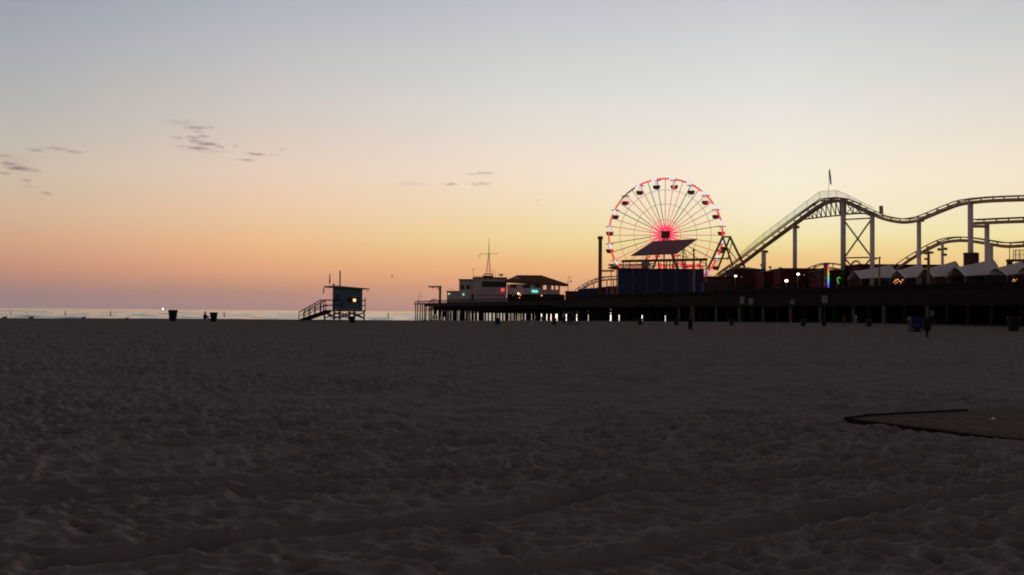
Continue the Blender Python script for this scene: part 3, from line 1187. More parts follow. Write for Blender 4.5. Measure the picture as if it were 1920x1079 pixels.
# ------------------------------------------------------------------ ferris wheel
def build_wheel():
    YW = D(1160, 1) + 14
    c = W(1247.3, 441, YW)
    Rw = 106 * YW / FPX
    yaw = R(-7)
    ex = Vector((math.cos(yaw), math.sin(yaw), 0))
    ey = Vector((-math.sin(yaw), math.cos(yaw), 0))
    ez = Vector((0, 0, 1))
    root = thing('ferris_wheel', 'tall ferris wheel outlined in red and white lights on the pier', 'ferris wheel', (c.x, c.y, DECK))

    def P(ang, r, d=0.0):   # ang clockwise from the top
        return c + ex * (r * math.sin(ang)) + ez * (r * math.cos(ang)) + ey * d
    HD = .95
    for d in (-HD, HD):
        MB().tube([P(2 * math.pi * k / 96, Rw, d) for k in range(96)], .10, 6, True).build('rim', M['steel'], root)
        for f in (.27, .55, .80):
            MB().tube([P(2 * math.pi * k / 72, Rw * f, d) for k in range(72)], .028, 5, True).build('brace_ring', M['grey'], root)
    dark = {-18, -9, 27, 36, 81, -63, -54, -99, -108, 117, 126, 162, -144}
    for k in range(40):
        deg = k * 9 - 180
        an = R(deg)
        d = -HD if k % 2 else HD
        sp = MB().tube([P(an, 1.2, d), P(an, Rw, d)], .095, 6).build('spoke', M['steel'] if deg in dark else M['grey'], root)
        if deg not in dark:
            MB().tube([P(an, Rw * .22, d - .1), P(an, Rw * .97, d - .1)], .135, 6).build('light_strip', G['pink'], sp)
        MB().tube([P(an, 1.25, d - .1), P(an, Rw * (.18 + .07 * (k % 3)), d - .15)], [.24, .10], 6).build('light_strip', G['hot'], sp)
    # rim light segments
    for k in range(20):
        a0 = k * 18 + 3.5
        for lo, hi, g in ((a0, a0 + 5.5, 'white'), (a0 + 5.7, a0 + 17.8, 'red')):
            deg = (lo + hi) / 2 % 360
            if 305 < deg < 322:
                continue
            wide = .27 if 95 < deg < 180 else .20
            for d in (-HD - .12,):
                pts = [P(R(lo + (hi - lo) * i / 6), Rw - .16, d) for i in range(7)]
                MB().tube(pts, wide if g == 'white' else wide * .95, 6).build('rim_light', G['violet'] if g == 'white' and 118 < deg < 140 else G[g], root)
    # cross rods between rims
    for k in range(20):
        an = R(9 + 18 * k)
        MB().bar(P(an, Rw, -HD), P(an, Rw, HD), .12).build('axle_rod', M['steel'], root)
    # gondolas
    for k in range(20):
        an = R(9 + 18 * k)
        h = P(an, Rw - .15)
        g = MB().lathe(h + Vector((0, 0, -2.55)), [(.25, 0), (.66, .10), (.9, .38), (1.02, .82), (1.08, 1.02), (.92, 1.04), (.85, .5), (.3, .3)], 16)
        go = g.build('gondola', M['steel'], root, smooth=False)
        cn = MB().lathe(h + Vector((0, 0, -.16)), [(1.2, 0), (1.15, .1), (.5, .26), (.06, .44)], 16)
        cn.build('canopy', M['steel'], go)
        hg = MB()
        for sx in (-.5, .5):
            hg.bar(h + ex * sx + Vector((0, 0, -1.6)), h + ex * sx * .25 + Vector((0, 0, -.1)), .07)
        hg.build('hanger', M['steel'], go)
        if k in (0, 2, 4, 17):
            lp = MB().box(h + ex * (.75 if k == 17 else .0 if k == 0 else .6) - ey * 1.0 + Vector((0, 0, -2.0)), (.55, .2, .7))
            lp.build('gondola_lamp', G['red'], go)
    # hub and its lit surround
    hb = MB().box(c - ey * 1.9, (2.3, .8, 1.8), yaw)
    ho = hb.build('hub', M['roof'], root)
    ad = MB()
    ad.tube([c - ey * 1.3, c + ey * 1.3], 1.0, 16)
    ad.build('axle', M['maroon'], ho)
    ring = MB().tube([P(2 * math.pi * k / 24, 1.42, -1.25) for k in range(24)], .22, 6, True)
    ring.build('hub_light', G['hot'], ho)
    for sgn in (-1, 1):
        for sx in (-1, 1):
            top = c + ey * (sgn * 1.75)
            bot = Vector((c.x, c.y, DECK)) + ex * (sx * 6.2) + ey * (sgn * 3.2)
            MB().bar(top, bot, .5, .5).build('support_leg', M['white'], root)
        MB().bar(Vector((c.x, c.y, DECK + 3)) + ex * -5 + ey * sgn * 2.9, Vector((c.x, c.y, DECK + 3)) + ex * 5 + ey * sgn * 2.9, .3).build('support_tie', M['white'], root)
    pan = MB().box(c - ey * 1.5 - Vector((0, 0, 1.45)), (1.9, .15, .9), yaw)
    pan.build('hub_light', G['red'], ho)
    # red glow of the wheel's own lights
    for nm, p, e, col in (('hub_lamp', c - ey * .5 - Vector((0, 0, 1.7)), 1600, (1, .05, .15)), ('base_lamp', Vector((c.x, c.y, DECK + 4.2)) - ey * 1.5, 260, (1, .06, .06)),
                          ('base_lamp', Vector((c.x + 5, c.y, DECK + 4.2)) - ey * 1.5, 260, (1, .06, .06))):
        l = bpy.data.lights.new(nm, 'POINT')
        l.energy = e
        l.color = col
        l.shadow_soft_size = .4
        o = bpy.data.objects.new(nm, l)
        C.objects.link(o)
        o.location = p
    # red light strips low on the frame
    for px, py, w_, h_ in ((1188, 500, 6, 3), (1236, 497, 5, 5), (1247, 502, 6, 6), (1279, 496, 8, 4), (1292, 499, 7, 4), (1310, 498, 6, 5), (1196, 489, 5, 2), (1217, 482, 5, 2.5), (1268, 480, 7, 3), (1233, 481, 8, 2.5), (1238, 500, 4, 7), (1262, 500, 4, 7), (1284, 501, 5, 6), (1300, 500, 5, 7), (1317, 501, 3, 5), (1204, 503, 6, 2), (1222, 489, 6, 2)):
        b = MB()
        fbox(b, px - w_ * .65, px + w_ * .65, py - h_ * .7, py + h_ * .7, YW - 2.2, .12)
        b.build('base_light', G['red'], root)


build_wheel()


def build_wheel_front():
    # slate sail roof
    Y = D(1160, 1) + 7.5
    r = thing('sail_roof_pavilion', 'pavilion with a tilted slate coloured sail roof in front of the ferris wheel', 'pavilion', (W(1245, 500, Y).x, Y, DECK))
    pts = [W(1183, 480.8, Y - 2.5), W(1268.7, 476.8, Y - 2.5), W(1306.6, 450, Y + 3), W(1225, 454.2, Y + 3)]
    MB().slab(pts, .3).build('roof', M['sail'], r)
    for px, py, dy in ((1212, 479, -1.5), (1262, 477, -1.5), (1281, 466, .5), (1245, 470, 2)):
        p = W(px, py, Y + dy)
        MB().bar((p.x, p.y, DECK), p, .28).build('post', M['steel'], r)
    b = MB()
    b.bar(W(1283, 467, Y), W(1287, 484, Y), .16)
    b.bar(W(1270, 478, Y), W(1290, 484, Y), .16)
    b.bar(W(1281, 470, Y), W(1270, 484, Y), .14)
    b.build('brace', M['steel'], r)
    # flat canopy of the station
    Y2 = D(1160, 1) + 4
    s = thing('station_canopy', 'long flat dark canopy on posts below the tilted sail roof', 'canopy', (W(1245, 500, Y2).x, Y2, DECK))
    p, q = W(1168, 488.5, Y2), W(1327, 485.5, Y2)
    b = MB()
    b.hexa([(p.x, Y2, p.z - .35), (q.x, Y2, q.z - .35), (q.x, Y2 + 4, q.z - .35), (p.x, Y2 + 4, p.z - .35),
            (p.x, Y2, p.z + .12), (q.x, Y2, q.z + .15), (q.x, Y2 + 4, q.z + .15), (p.x, Y2 + 4, p.z + .12)])
    b.build('roof', M['roof'], s)
    for px in (1169, 1181, 1204, 1235, 1250, 1256, 1271, 1285, 1301, 1313, 1324):
        t = W(px, 489, Y2 + .4)
        MB().bar((t.x, Y2 + .4, DECK), (t.x, Y2 + .4, t.z), .28 if px not in (1169, 1181) else .2).build('post', M['steel'], s)
    b = MB()
    for (x0, y0, x1, y1) in ((1276, 489, 1290, 504), (1168, 489, 1166, 492), (1238, 497, 1262, 497.5), (1262, 501, 1325, 499), (1184, 496, 1230, 495)):
        b.bar(W(x0, y0, Y2 + 1), W(x1, y1, Y2 + 1), .2)
    b.build('rail', M['steel'], s)
    # pale kiosk top
    k = thing('pale_kiosk', 'pale grey kiosk with a domed top under the station canopy', 'kiosk', (W(1211, 500, Y2 - 1).x, Y2 - 1, DECK))
    b = MB()
    fbox(b, 1205, 1216, 497, 0, Y2 - 1.2, 2, DECK)
    b.build('wall', M['grey'], k)
    cpt = W(1210.5, 497.3, Y2 - .2)
    MB().lathe(cpt, [(1.2, 0), (1.1, .5), (.75, .95), (.3, 1.2), (.05, 1.5)], 14).build('roof', M['grey'], k)
    # navy building
    Y3 = D(1160, 1)
    n = thing('navy_building', 'large plain navy blue building below the ferris wheel', 'building', (W(1240, 500, Y3).x, Y3, DECK))
    b = MB()
    fbox(b, 1160, 1320, 505, 0, Y3, 3.2, DECK)
    b.build('wall', M['navy'], n)
    b = MB()
    fbox(b, 1158.5, 1270, 503.6, 505.4, Y3 - .25, 3.7)
    fbox(b, 1271, 1321, 504.4, 506.2, Y3 - .3, 3.8)
    b.build('parapet', M['maroon'], n)
    b = MB()
    for px in (1186, 1213, 1240, 1267, 1294):
        fbox(b, px - .5, px + .5, 507, 0, Y3 - .08, .12, DECK)
    b.build('panel_joint', M['steel'], n)
    b = MB()
    fbox(b, 1196, 1204, 541, 0, Y3 - .1, .15, DECK)
    b.build('door', M['darkwin'], n)
    Y4 = D(1321, 1)
    n = thing('navy_shed', 'low navy blue shed right of the large navy building', 'building', (W(1345, 520, Y4).x, Y4, DECK))
    b = MB()
    fbox(b, 1321, 1375, 532, 0, Y4, 4, DECK)
    b.build('wall', M['navy'], n)
    b = MB()
    fbox(b, 1320, 1376, 530.5, 532.1, Y4 - .3, 4.6)
    b.build('roof', M['maroon'], n)
    # pillar
    Yc = D(1126, 6)
    t = thing('ride_column', 'tall brown column with a wide cap left of the ferris wheel', 'column', (W(1126, 520, Yc).x, Yc, DECK))
    p = W(1125.6, 449, Yc)
    h = p.z - DECK
    MB().lathe((p.x, Yc, DECK), [(.52, 0), (.5, h)], 16).build('shaft', M['roof'], t, smooth=True)
    MB().lathe((p.x, Yc, p.z - .1), [(.5, 0), (.74, .12), (.74, .85), (.68, .9)], 16).build('cap', M['roof'], t)
    MB().bar(W(1128, 508.3, Yc), W(1152, 508.3, Yc), .35, .45).build('arm', M['roof'], t)


build_wheel_front()


# ------------------------------------------------------------------ coaster
def catmull(pts, n=6):
    P = [Vector(p) for p in pts]
    P = [P[0] * 2 - P[1]] + P + [P[-1] * 2 - P[-2]]
    out = []
    for i in range(1, len(P) - 2):
        for k in range(n):
            t = k / n
            a, b, c, d = P[i - 1:i + 3]
            out.append(.5 * ((2 * b) + (c - a) * t + (2 * a - 5 * b + 4 * c - d) * t * t + (3 * b - a - 3 * c + d) * t ** 3))
    out.append(P[-2])
    return out


def build_track(root, pts, drop=1.0, gauge=1.1, tie=2.2, rail_r=.10, spine_r=.24, rail_m='track', each=True):
    """rails with cross ties over one spine tube"""
    path = catmull(pts)
    sides = []
    for i, p in enumerate(path):
        d = path[min(i + 1, len(path) - 1)] - path[max(i - 1, 0)]
        h = Vector((d.x, d.y, 0)).normalized()
        sides.append(Vector((h.y, -h.x, 0)) * gauge / 2)
    sp = MB().tube([p - Vector((0, 0, drop)) for p in path], spine_r, 10).build('track_spine', M[rail_m], root, smooth=True)
    for sg in (-1, 1):
        MB().tube([p + s * sg for p, s in zip(path, sides)], rail_r, 6).build('rail', M['steel'] if rail_m == 'track' else M[rail_m], root, smooth=True)
    acc, last = 0, path[0]
    ties = []
    for p, s in zip(path, sides):
        acc += (p - last).length
        last = p
        if acc >= tie:
            acc = 0
            ties.append((p, s))
    if each:
        for p, s in ties:
            mb = MB()
            mb.bar(p - s, p + s, .13, .12)
            mb.bar(p + s * .2, p - Vector((0, 0, drop)), .16, .10)
            mb.build('cross_tie', M['track'], root)
    else:
        mb = MB()
        for p, s in ties:
            mb.bar(p - s, p + s, .13, .12)
            mb.bar(p + s * .2, p - Vector((0, 0, drop)), .16, .10)
        o = mb.build('cross_ties', M['track'], root)
        o['kind'] = 'stuff'
    return path


def build_coaster():
    T = 10
    root = thing('roller_coaster', 'steel roller coaster with a tall lift hill on white columns', 'roller coaster', (PP(1580, 530, T).x, PP(1580, 530, T).y, DECK))
    lift = [(1330, 528), (1360, 507), (1391, 488.5), (1432, 457), (1490, 413.5), (1515, 394.5), (1534, 381.5), (1550, 374.5), (1568, 372), (1585, 374),
            (1605, 382), (1625, 391), (1640, 398), (1653, 403.5), (1668, 407.5), (1693, 411), (1719, 408), (1739, 401), (1768, 389), (1797, 378),
            (1818, 374), (1840, 371.5), (1869, 369.5), (1920, 367.5), (1990, 366)]
    # main track: heavy spine
    e1, e2, e3 = PP(1990, 366, T), PP(1990, 406, T + 3), PP(1990, 446, T + 3.4)
    so = (e1 - Vector((AX, AY, 0))).dot(a2)
    turn = [PS(so + ds, t_, e1.z + (e2.z - e1.z) * f) for ds, t_, f in ((-7, 9.4, .03), (-13, 11.5, .15), (-15, 16.5, .4), (-11, 20, .65), (-5, 17.5, .88))]
    low_turn = [PS(so + ds, t_, e3.z - f) for ds, t_, f in ((-7, 13.8, .3), (-13, 18, 1.2), (-13, 25, 2.4), (-6, 29, 3.2), (4, 30, 3.6), (14, 30, 3.8))]
    build_track(root, [PP(x, y, T) for x, y in lift] + turn, .55, 1.15, 2.0, .09, .27)
    # lift hill: inclined box beam under the track, walkway with stepped planks and mesh fence
    b = MB()
    seq = [(1336, 530), (1391, 496.5), (1432, 465), (1490, 422.5), (1520, 400), (1545, 384), (1572, 377)]
    pts = [PP(x, y - 1, T + .2) for x, y in seq]
    for p, q in zip(pts[:-1], pts[1:]):
        b.bar(p, q, .7, .42)
    b.build('lift_beam', M['track'], root)
    b = MB()
    walk = [(1345, 513), (1388, 482), (1432, 449), (1490, 406), (1538, 372.5), (1568.5, 370), (1590, 373), (1615, 383)]
    wp = [PP(x, y, T - 1.2) for x, y in walk]
    for p, q in zip(wp[:-1], wp[1:]):
        b.bar(p, q, .12, .14)
    wb = [PP(x, y + 4.6, T - .9) for x, y in walk]
    for p, q in zip(wb[:-2], wb[1:-1]):
        b.bar(p, q, .12, .14)
    b.build('walkway_rail', M['steel'], root)
    st = MB()
    for p, q, p2, q2 in zip(wp[:-3], wp[1:-2], wb[:-3], wb[1:-2]):
        n = max(2, int((q - p).length / .62))
        for k in range(n):
            f = k / n
            st.bar(p.lerp(q, f), p2.lerp(q2, f) , .20, .10)
    st.build('walkway_steps', M['steel'], root)
    # mesh fence
    f_lo = [(1388, 480.5), (1432, 447), (1490, 404.5), (1537, 370.5), (1568.5, 368), (1590, 372), (1640, 392)]
    f_hi = [(1388, 476), (1432, 438), (1490, 394.5), (1537, 359.5), (1568.5, 357.3), (1590, 366.5), (1640, 391.5)]
    mb, po = MB(), MB()
    lo = [PP(x, y, T - 1.25) for x, y in f_lo]
    hi = [PP(x, y, T - 1.25) for x, y in f_hi]
    for i in range(len(lo) - 1):
        mb.add([lo[i], lo[i + 1], hi[i + 1], hi[i]], [(0, 1, 2, 3)])
        k = max(1, int((lo[i + 1] - lo[i]).length / 2.8))
        for j in range(k):
            f = j / k
            po.bar(lo[i].lerp(lo[i + 1], f), hi[i].lerp(hi[i + 1], f), .05)
        po.bar(hi[i], hi[i + 1], .05)
    fo = mb.build('fence_mesh', M['clear'], root)
    po.build('fence_post', M['grey'], fo)
    # columns
    cols = [(1432, 470, .46, 'blue', 505), (1490.5, 424, .40, 'yellow', 505), (1581, 374, .46, 'green', 507), (1635.5, 401, .40, 'white', 505),
            (1723, 413, .34, 'white', 0), (1819.5, 378, .40, 'white', 0)]
    for px, top, r, m2, split in cols:
        p = PP(px, top, T)
        q = Vector((p.x, p.y, DECK))
        if split and m2 != 'white':
            mid = Vector((p.x, p.y, PP(px, split, T).z))
            MB().tube([mid, p], r, 14).build('column', M['white'], root, smooth=True)
            MB().tube([q, mid], r * 1.04, 14).build('column_base', M[m2], root, smooth=True)
        else:
            MB().tube([q, p], r, 14).build('column', M['white'], root, smooth=True)
        MB().box(p + Vector((0, 0, -.15)), (1.3, 1.0, .35), math.atan2(a2.y, a2.x)).build('column_head', M['track'], root)
        if px in (1432, 1490.5):
            MB().box(PP(px + 6, top + 3, T), (.5, .3, .35)).build('floodlight', M['steel'], root)
    for q in (turn[1], turn[3], low_turn[1], low_turn[3], low_turn[5]):
        MB().tube([(q.x, q.y, DECK), q - Vector((0, 0, .5))], .36, 14).build('column', M['white'], root, smooth=True)
    for px, top in ((1850.5, 421), (1857.5, 456)):
        p = PP(px, top, T + 3)
        MB().tube([(p.x, p.y, DECK), p], .36, 14).build('column', M['white'], root, smooth=True)
    p = PP(1767, 455, T + 3)
    MB().tube([(p.x, p.y, DECK), p], .22, 12).build('column', M['white'], root, smooth=True)
    for dx, dy in ((-6, 13), (6, 12), (5, 23)):
        MB().box(PP(1767 + dx, 455 + dy, T + 3), (.5, .3, .4), .4).build('floodlight', M['steel'], root)
        MB().bar(PP(1767 + dx, 455 + dy, T + 3), PP(1767, 457 + dy, T + 3), .1).build('lamp_arm', M['steel'], root)
    # truss under the crest
    tr = MB()
    arch = [(1510, 404), (1525, 394), (1541, 385), (1556, 380), (1576, 378)]
    chord = [(1508, 411.5), (1525, 409.6), (1541, 407.4), (1556, 406), (1577, 404)]

    def interp(tab, x):
        for (x0, y0), (x1, y1) in zip(tab[:-1], tab[1:]):
            if x0 <= x <= x1:
                return y0 + (y1 - y0) * (x - x0) / (x1 - x0)
        return tab[-1][1]
    for dt in (-.5, .9):
        cp = [PP(x, y, T + dt) for x, y in chord]
        for p, q in zip(cp[:-1], cp[1:]):
            tr.bar(p, q, .22, .24)
        xs = [1517, 1524, 1532, 1540, 1549, 1558, 1567, 1575]
        for i, x in enumerate(xs):
            tr.bar(PP(x, interp(chord, x), T + dt), PP(x, interp(arch, x), T + dt), .17)
            if i + 1 < len(xs):
                x2 = xs[i + 1]
                tr.bar(PP(x, interp(arch, x), T + dt), PP(x2, interp(chord, x2), T + dt), .13)
        right = [(1586, 402), (1600, 401), (1614, 400.5), (1632, 401.5)]
        top = [(1586, 379), (1600, 386), (1614, 393), (1632, 399.5)]
        rp = [PP(x, y, T + dt) for x, y in right]
        tp = [PP(x, y, T + dt) for x, y in top]
        for i in range(3):
            tr.bar(rp[i], rp[i + 1], .24, .3)
            tr.bar(tp[i], tp[i + 1], .35, .5)
            tr.bar(rp[i], tp[i], .15)
            tr.bar(tp[i], rp[i + 1], .14)
            tr.bar(rp[i], tp[i + 1], .12)
    tr.build('crest_truss', M['steel'], root)
    for (x0, y0, x1, y1, w) in ((1584, 412, 1633, 409.5, .24), (1585, 417, 1632, 480, .2), (1632, 414, 1585, 481, .2), (1584, 484, 1633, 483, .24),
                                (1585, 486, 1597, 500, .2), (1632, 486, 1618, 503, .2)):
        MB().bar(PP(x0, y0, T), PP(x1, y1, T), w).build('brace', M['steel'], root)
    b = MB()
    fx = PP(1652, 386.5, T)
    b.bar(fx, PP(1652.5, 402, T), .5, .5)
    b.build('sensor_post', M['track'], root)
    # flag on the crest
    fp = MB().tube([PP(1553.5, 371, T - .5), PP(1554.5, 318, T - .5)], .035, 6).build('flag_pole', M['grey'], root)
    fl = MB()
    u = [PP(1554.2, 317, T - .5), PP(1555.6, 320, T - .5), PP(1557.2, 332, T - .5), PP(1558.2, 346.5, T - .5), PP(1556.4, 346.5, T - .5), PP(1555, 334, T - .5)]
    fl.slab(u, .12)
    fl.build('flag', M['steel'], fp)
    # middle track on the right
    build_track(root, [PP(x, y, T + 3) for x, y in ((1825, 412.5), (1850, 411.5), (1880, 410), (1920, 408.5), (1990, 406))] + turn[:3:-1], .55, 1.1, 2.0, .11, .25)
    MB().bar(PP(1822, 425, T + 1), PP(1855, 425, T + 3), .3, .4).build('brace', M['track'], root)
    # low returning track
    low = [(1668, 507), (1679, 500.5), (1699, 486.5), (1719, 474), (1739, 462.5), (1762, 451.5), (1782, 446.5), (1805, 445), (1828, 447), (1857, 451.5), (1886, 455.5), (1920, 454), (1990, 446)]
    build_track(root, [PP(x, y, T + 3.4) for x, y in low] + low_turn, .55, 1.1, 2.2, .09, .24, 'track', False)
    # low hump at mid pier and the run on the left of the wheel
    build_track(root, [PP(x, y, T + 4) for x, y in ((1498, 508), (1516, 504.5), (1534, 497.5), (1551, 494), (1568, 495.5), (1585, 498), (1600, 502.5))], .9, 1.1, 2.6, .10, .18, 'track', False)
    build_track(root, [PP(x, y, 7) for x, y in ((1081, 545), (1095, 535.5), (1108, 528), (1122, 522.5), (1138, 519.5), (1158, 518.5), (1180, 518))], .8, 1.1, 2.6, .11, .2, 'track', False)
    for px, py in ((1100, 534), (1113, 527), (1138, 521), (1150, 520)):
        p = PP(px, py + 3, 7)
        MB().bar((p.x, p.y, DECK), p, .25).build('track_support', M['track'], root)
    # turn around behind the wheel's left foot
    for yy in (497.5, 503):
        lp = [PP(x, y, 8) for x, y in ((1230, yy + 2), (1180, yy + 1.2), (1150, yy + .8), (1141, yy))] + [PP(1142, yy - 1.2, 11), PP(1160, yy - 1.5, 12), PP(1220, yy - .5, 12)]
        MB().tube(catmull(lp, 5), .16, 6).build('rail', M['track'], root)
    for px in (1146, 1156, 1166):
        p = PP(px, 498, 9)
        MB().bar((p.x, p.y, DECK), p, .22).build('track_support', M['track'], root)


build_coaster()


def build_a_frame():
    T = 12
    r = thing('ride_gantry', 'dark A frame gantry of a ride between the ferris wheel and the lift hill', 'ride', (PP(1362, 510, T).x, PP(1362, 510, T).y, DECK))

    def bar(x0, y0, x1, y1, w, dt=0, name='leg'):
        MB().bar(PP(x0, y0, T + dt), PP(x1, y1, T + dt), w, w).build(name, M['steel'], r)
    bar(1354, 444.5, 1370, 444.5, .38, 0, 'top_beam')
    bar(1355, 445, 1327, 505, .36)
    bar(1369, 445, 1396, 501, .36)
    bar(1356, 447, 1374, 499, .3, 2)
    bar(1368, 447, 1345, 507, .3, 2)
    bar(1340, 485.5, 1366, 485, .32, 1, 'cross_beam')
    bar(1364, 465, 1382, 489, .15, 0, 'brace')
    bar(1372, 455, 1364, 488, .15, 0, 'brace')
    MB().box(PP(1357, 467, T - .2), (1.1, .8, .9)).build('gondola_box', M['steel'], r)


build_a_frame()


# ------------------------------------------------------------------ booths and masses behind the rail
def booth(x0, x1, ytop, t, depth, wm, rm, name, label, cat='building', ridge=0, windows=0, wm2='darkwin'):
    Y = D((x0 + x1) / 2, t)
    o = thing(name, label, cat, (W((x0 + x1) / 2, 540, Y).x, Y, DECK))
    b = MB()
    fbox(b, x0 + .8, x1 - .8, ytop + 1.5, 0, Y, depth, DECK)
    b.build('wall', M[wm], o)
    p, q = W(x0, ytop + 1.6, Y - .4), W(x1, ytop + 1.6, Y - .4)
    z = (p.z + q.z) / 2
    b = MB()
    if ridge:
        xm = (p.x + q.x) / 2
        zr = W((x0 + x1) / 2, ytop + 1.6 - ridge, Y).z
        d = depth + .8
        b.add([(p.x, Y - .4, z), (q.x, Y - .4, z), (q.x, Y - .4 + d, z), (p.x, Y - .4 + d, z),
               (xm - (q.x - p.x) * .12, Y + d * .4, zr), (xm + (q.x - p.x) * .12, Y + d * .4, zr)],
              [(0, 1, 5, 4), (1, 2, 5), (2, 3, 4, 5), (3, 0, 4), (3, 2, 1, 0)])
    else:
        b.hexa([(p.x, Y - .4, z), (q.x, Y - .4, z), (q.x, Y + depth + .3, z), (p.x, Y + depth + .3, z),
                (p.x, Y - .4, z + .25), (q.x, Y - .4, z + .25), (q.x, Y + depth + .3, z + .25), (p.x, Y + depth + .3, z + .25)])
    b.build('roof', M[rm], o)
    for k in range(windows):
        xa = x0 + (x1 - x0) * (k + .2) / windows
        xb = x0 + (x1 - x0) * (k + .8) / windows
        b = MB()
        zz = W((x0 + x1) / 2, ytop, Y).z
        pa, pb = W(xa, 530, Y).x, W(xb, 530, Y).x
        zt = min(zz - .7, DECK + 2.6)
        b.hexa([(pa, Y - .05, DECK + 1), (pb, Y - .05, DECK + 1), (pb, Y + .1, DECK + 1), (pa, Y + .1, DECK + 1),
                (pa, Y - .05, zt), (pb, Y - .05, zt), (pb, Y + .1, zt), (pa, Y + .1, zt)])
        b.build('serving_hatch', M[wm2], o)
    return o


booth(1376, 1432, 503.5, 9, 8, 'maroon', 'maroon', 'arcade_hall', 'dark red arcade hall with a shallow hipped roof under the lift hill', ridge=5, windows=3)
booth(1431, 1466, 508, 8, 7, 'maroon', 'roof', 'game_booth', 'low dark red booth right of the hipped arcade hall', ridge=3, windows=2)
booth(1463, 1548, 504, 10, 8, 'maroon', 'roof', 'ride_hall', 'wide flat roofed dark red hall behind the rainbow light pylon', windows=4)
booth(1540, 1640, 507, 11, 8, 'maroon', 'roof', 'flat_hall', 'flat roofed dark red hall between the rainbow pylon and the white tents', windows=4)
booth(1610, 1783, 497, 16, 8, 'maroon', 'maroon', 'long_hall', 'long maroon hall with a flat roof rising behind the white tents', windows=5)
booth(1784, 1995, 513, 14, 6, 'maroon', 'maroon', 'dark_backdrop', 'added low dark backdrop hidden behind the tents nearest the right frame edge', windows=5)  # added backdrop, built like a booth, blocks bright sky under the tents
booth(1326, 1378, 519, 4, 4, 'brown', 'maroon', 'snack_booth', 'small brown booth at the foot of the lift hill', windows=2)
# small umbrellas and roof vents on the dark halls
Y = D(1453, 6)
o = thing('parasol', 'pale red parasol among the dark booths below the lift hill', 'parasol', (W(1465, 540, Y).x, Y, DECK))
p = W(1465, 533, Y)
MB().tube([(p.x, Y, DECK), (p.x, Y, p.z + .6)], .05, 6).build('pole', M['steel'], o)
MB().lathe((p.x, Y, p.z), [(1.5, 0), (.9, .35), (.08, .75)], 8).build('canopy', M['redcloth'], o)
for i, (px, py) in enumerate(((1444, 503.2), (1463.5, 505), (1428, 499))):
    Y = D(px, 11)
    p = W(px, py, Y)
    o = thing('speaker_horn', ['small horn speaker on a stalk between column and booth roof', 'small horn speaker at the end of the flat hall roof', 'small horn speaker by the first coaster column'][i], 'speaker', (p.x, Y, DECK))
    MB().tube([(p.x, Y, DECK), p], .07, 6).build('pole', M['steel'], o)
    MB().lathe(p - Vector((0, 0, .1)), [(.12, 0), (.2, .1), (.38, .4), (.4, .45)], 10).build('horn', M['steel'], o)

# rainbow light pylon
Y = D(1551, 5)
o = thing('light_pylon', 'dark pylon with a vertical rainbow light strip beside the tallest column', 'light pylon', (W(1551, 540, Y).x, Y, DECK))
b = MB()
fbox(b, 1547.5, 1555, 494.5, 0, Y, .9, DECK)
b.build('post', M['roof'], o)
b = MB()
fbox(b, 1546.8, 1555.8, 492.8, 494.6, Y - .1, 1.1)
b.build('cap', M['roof'], o)
zt, zb = W(1553, 497, Y).z, W(1553, 541.5, Y).z
b = MB()
fbox(b, 1552.2, 1554.8, 497, 541.5, Y - .25, .2)
b.build('light_strip', rainbow_mat(zb, zt), o)
for px, py in ((1546.5, 522), (1546, 533)):
    lampball(W(px, py, Y - .3), .13).build('side_light', glow('side_red', (.5, .03, .03), .5), o)
# green neon hook
Y = D(1572, 5)
o = thing('neon_sign', 'green neon hook shaped sign right of the rainbow pylon', 'sign', (W(1572, 540, Y).x, Y, DECK))
hk = catmull([W(x, y, Y) for x, y in ((1572.6, 532), (1571, 528), (1570, 523.5), (1571.5, 521), (1574, 520.8), (1575.4, 522.6))], 5)
MB().tube(hk, .09, 6).build('neon_tube', G['neon'], o)
MB().bar((W(1571, 530, Y).x, Y + .2, DECK), (W(1571, 530, Y).x, Y + .2, W(1571, 522, Y).z), .18).build('post', M['steel'], o)
# ring ride behind the columns
Y = D(1606, 13)
c = W(1605, 498, Y)
o = thing('ring_ride', 'small ring shaped ride showing above the flat hall roof', 'ride', (c.x, Y, DECK))
rr_ = 8.5 * Y / FPX
MB().tube([c + Vector((rr_ * math.cos(k * math.pi / 16), 0, rr_ * math.sin(k * math.pi / 16))) for k in range(32)], .12, 6, True).build('ring', M['track'], o)
MB().tube([c + Vector((.3 + rr_ * .9 * math.cos(k * math.pi / 16), .7, rr_ * .9 * math.sin(k * math.pi / 16))) for k in range(32)], .08, 6, True).build('ring', M['track'], o)
MB().bar((c.x, Y, DECK), (c.x, Y, c.z - rr_), .4).build('post', M['steel'], o)
# feather-topped pole (fan palm)
Y = D(1616, 12)
c = W(1615.5, 502, Y)
o = thing('palm_tree', 'small fan palm against the sky between two white columns', 'palm tree', (c.x, Y, DECK))
MB().tube([(c.x, Y, DECK), c], [.22, .15], 8).build('trunk', M['wood'], o)
cr = MB()
rg = random.Random(5)
for k in range(26):
    an = rg.uniform(0, 6.283)
    el_ = rg.uniform(-.2, 1.3)
    L_ = rg.uniform(.7, 1.15)
    d = Vector((math.cos(an) * math.cos(el_), math.sin(an) * math.cos(el_), math.sin(el_)))
    sd = d.cross(Vector((0, 0, 1))).normalized() * .09
    tip = c + d * L_ - Vector((0, 0, .2 * L_))
    mid = c + d * L_ * .6
    cr.add([c - sd * .3, c + sd * .3, mid + sd, tip, mid - sd], [(0, 1, 2, 3, 4)])
cr.build('crown', M['green'], o)

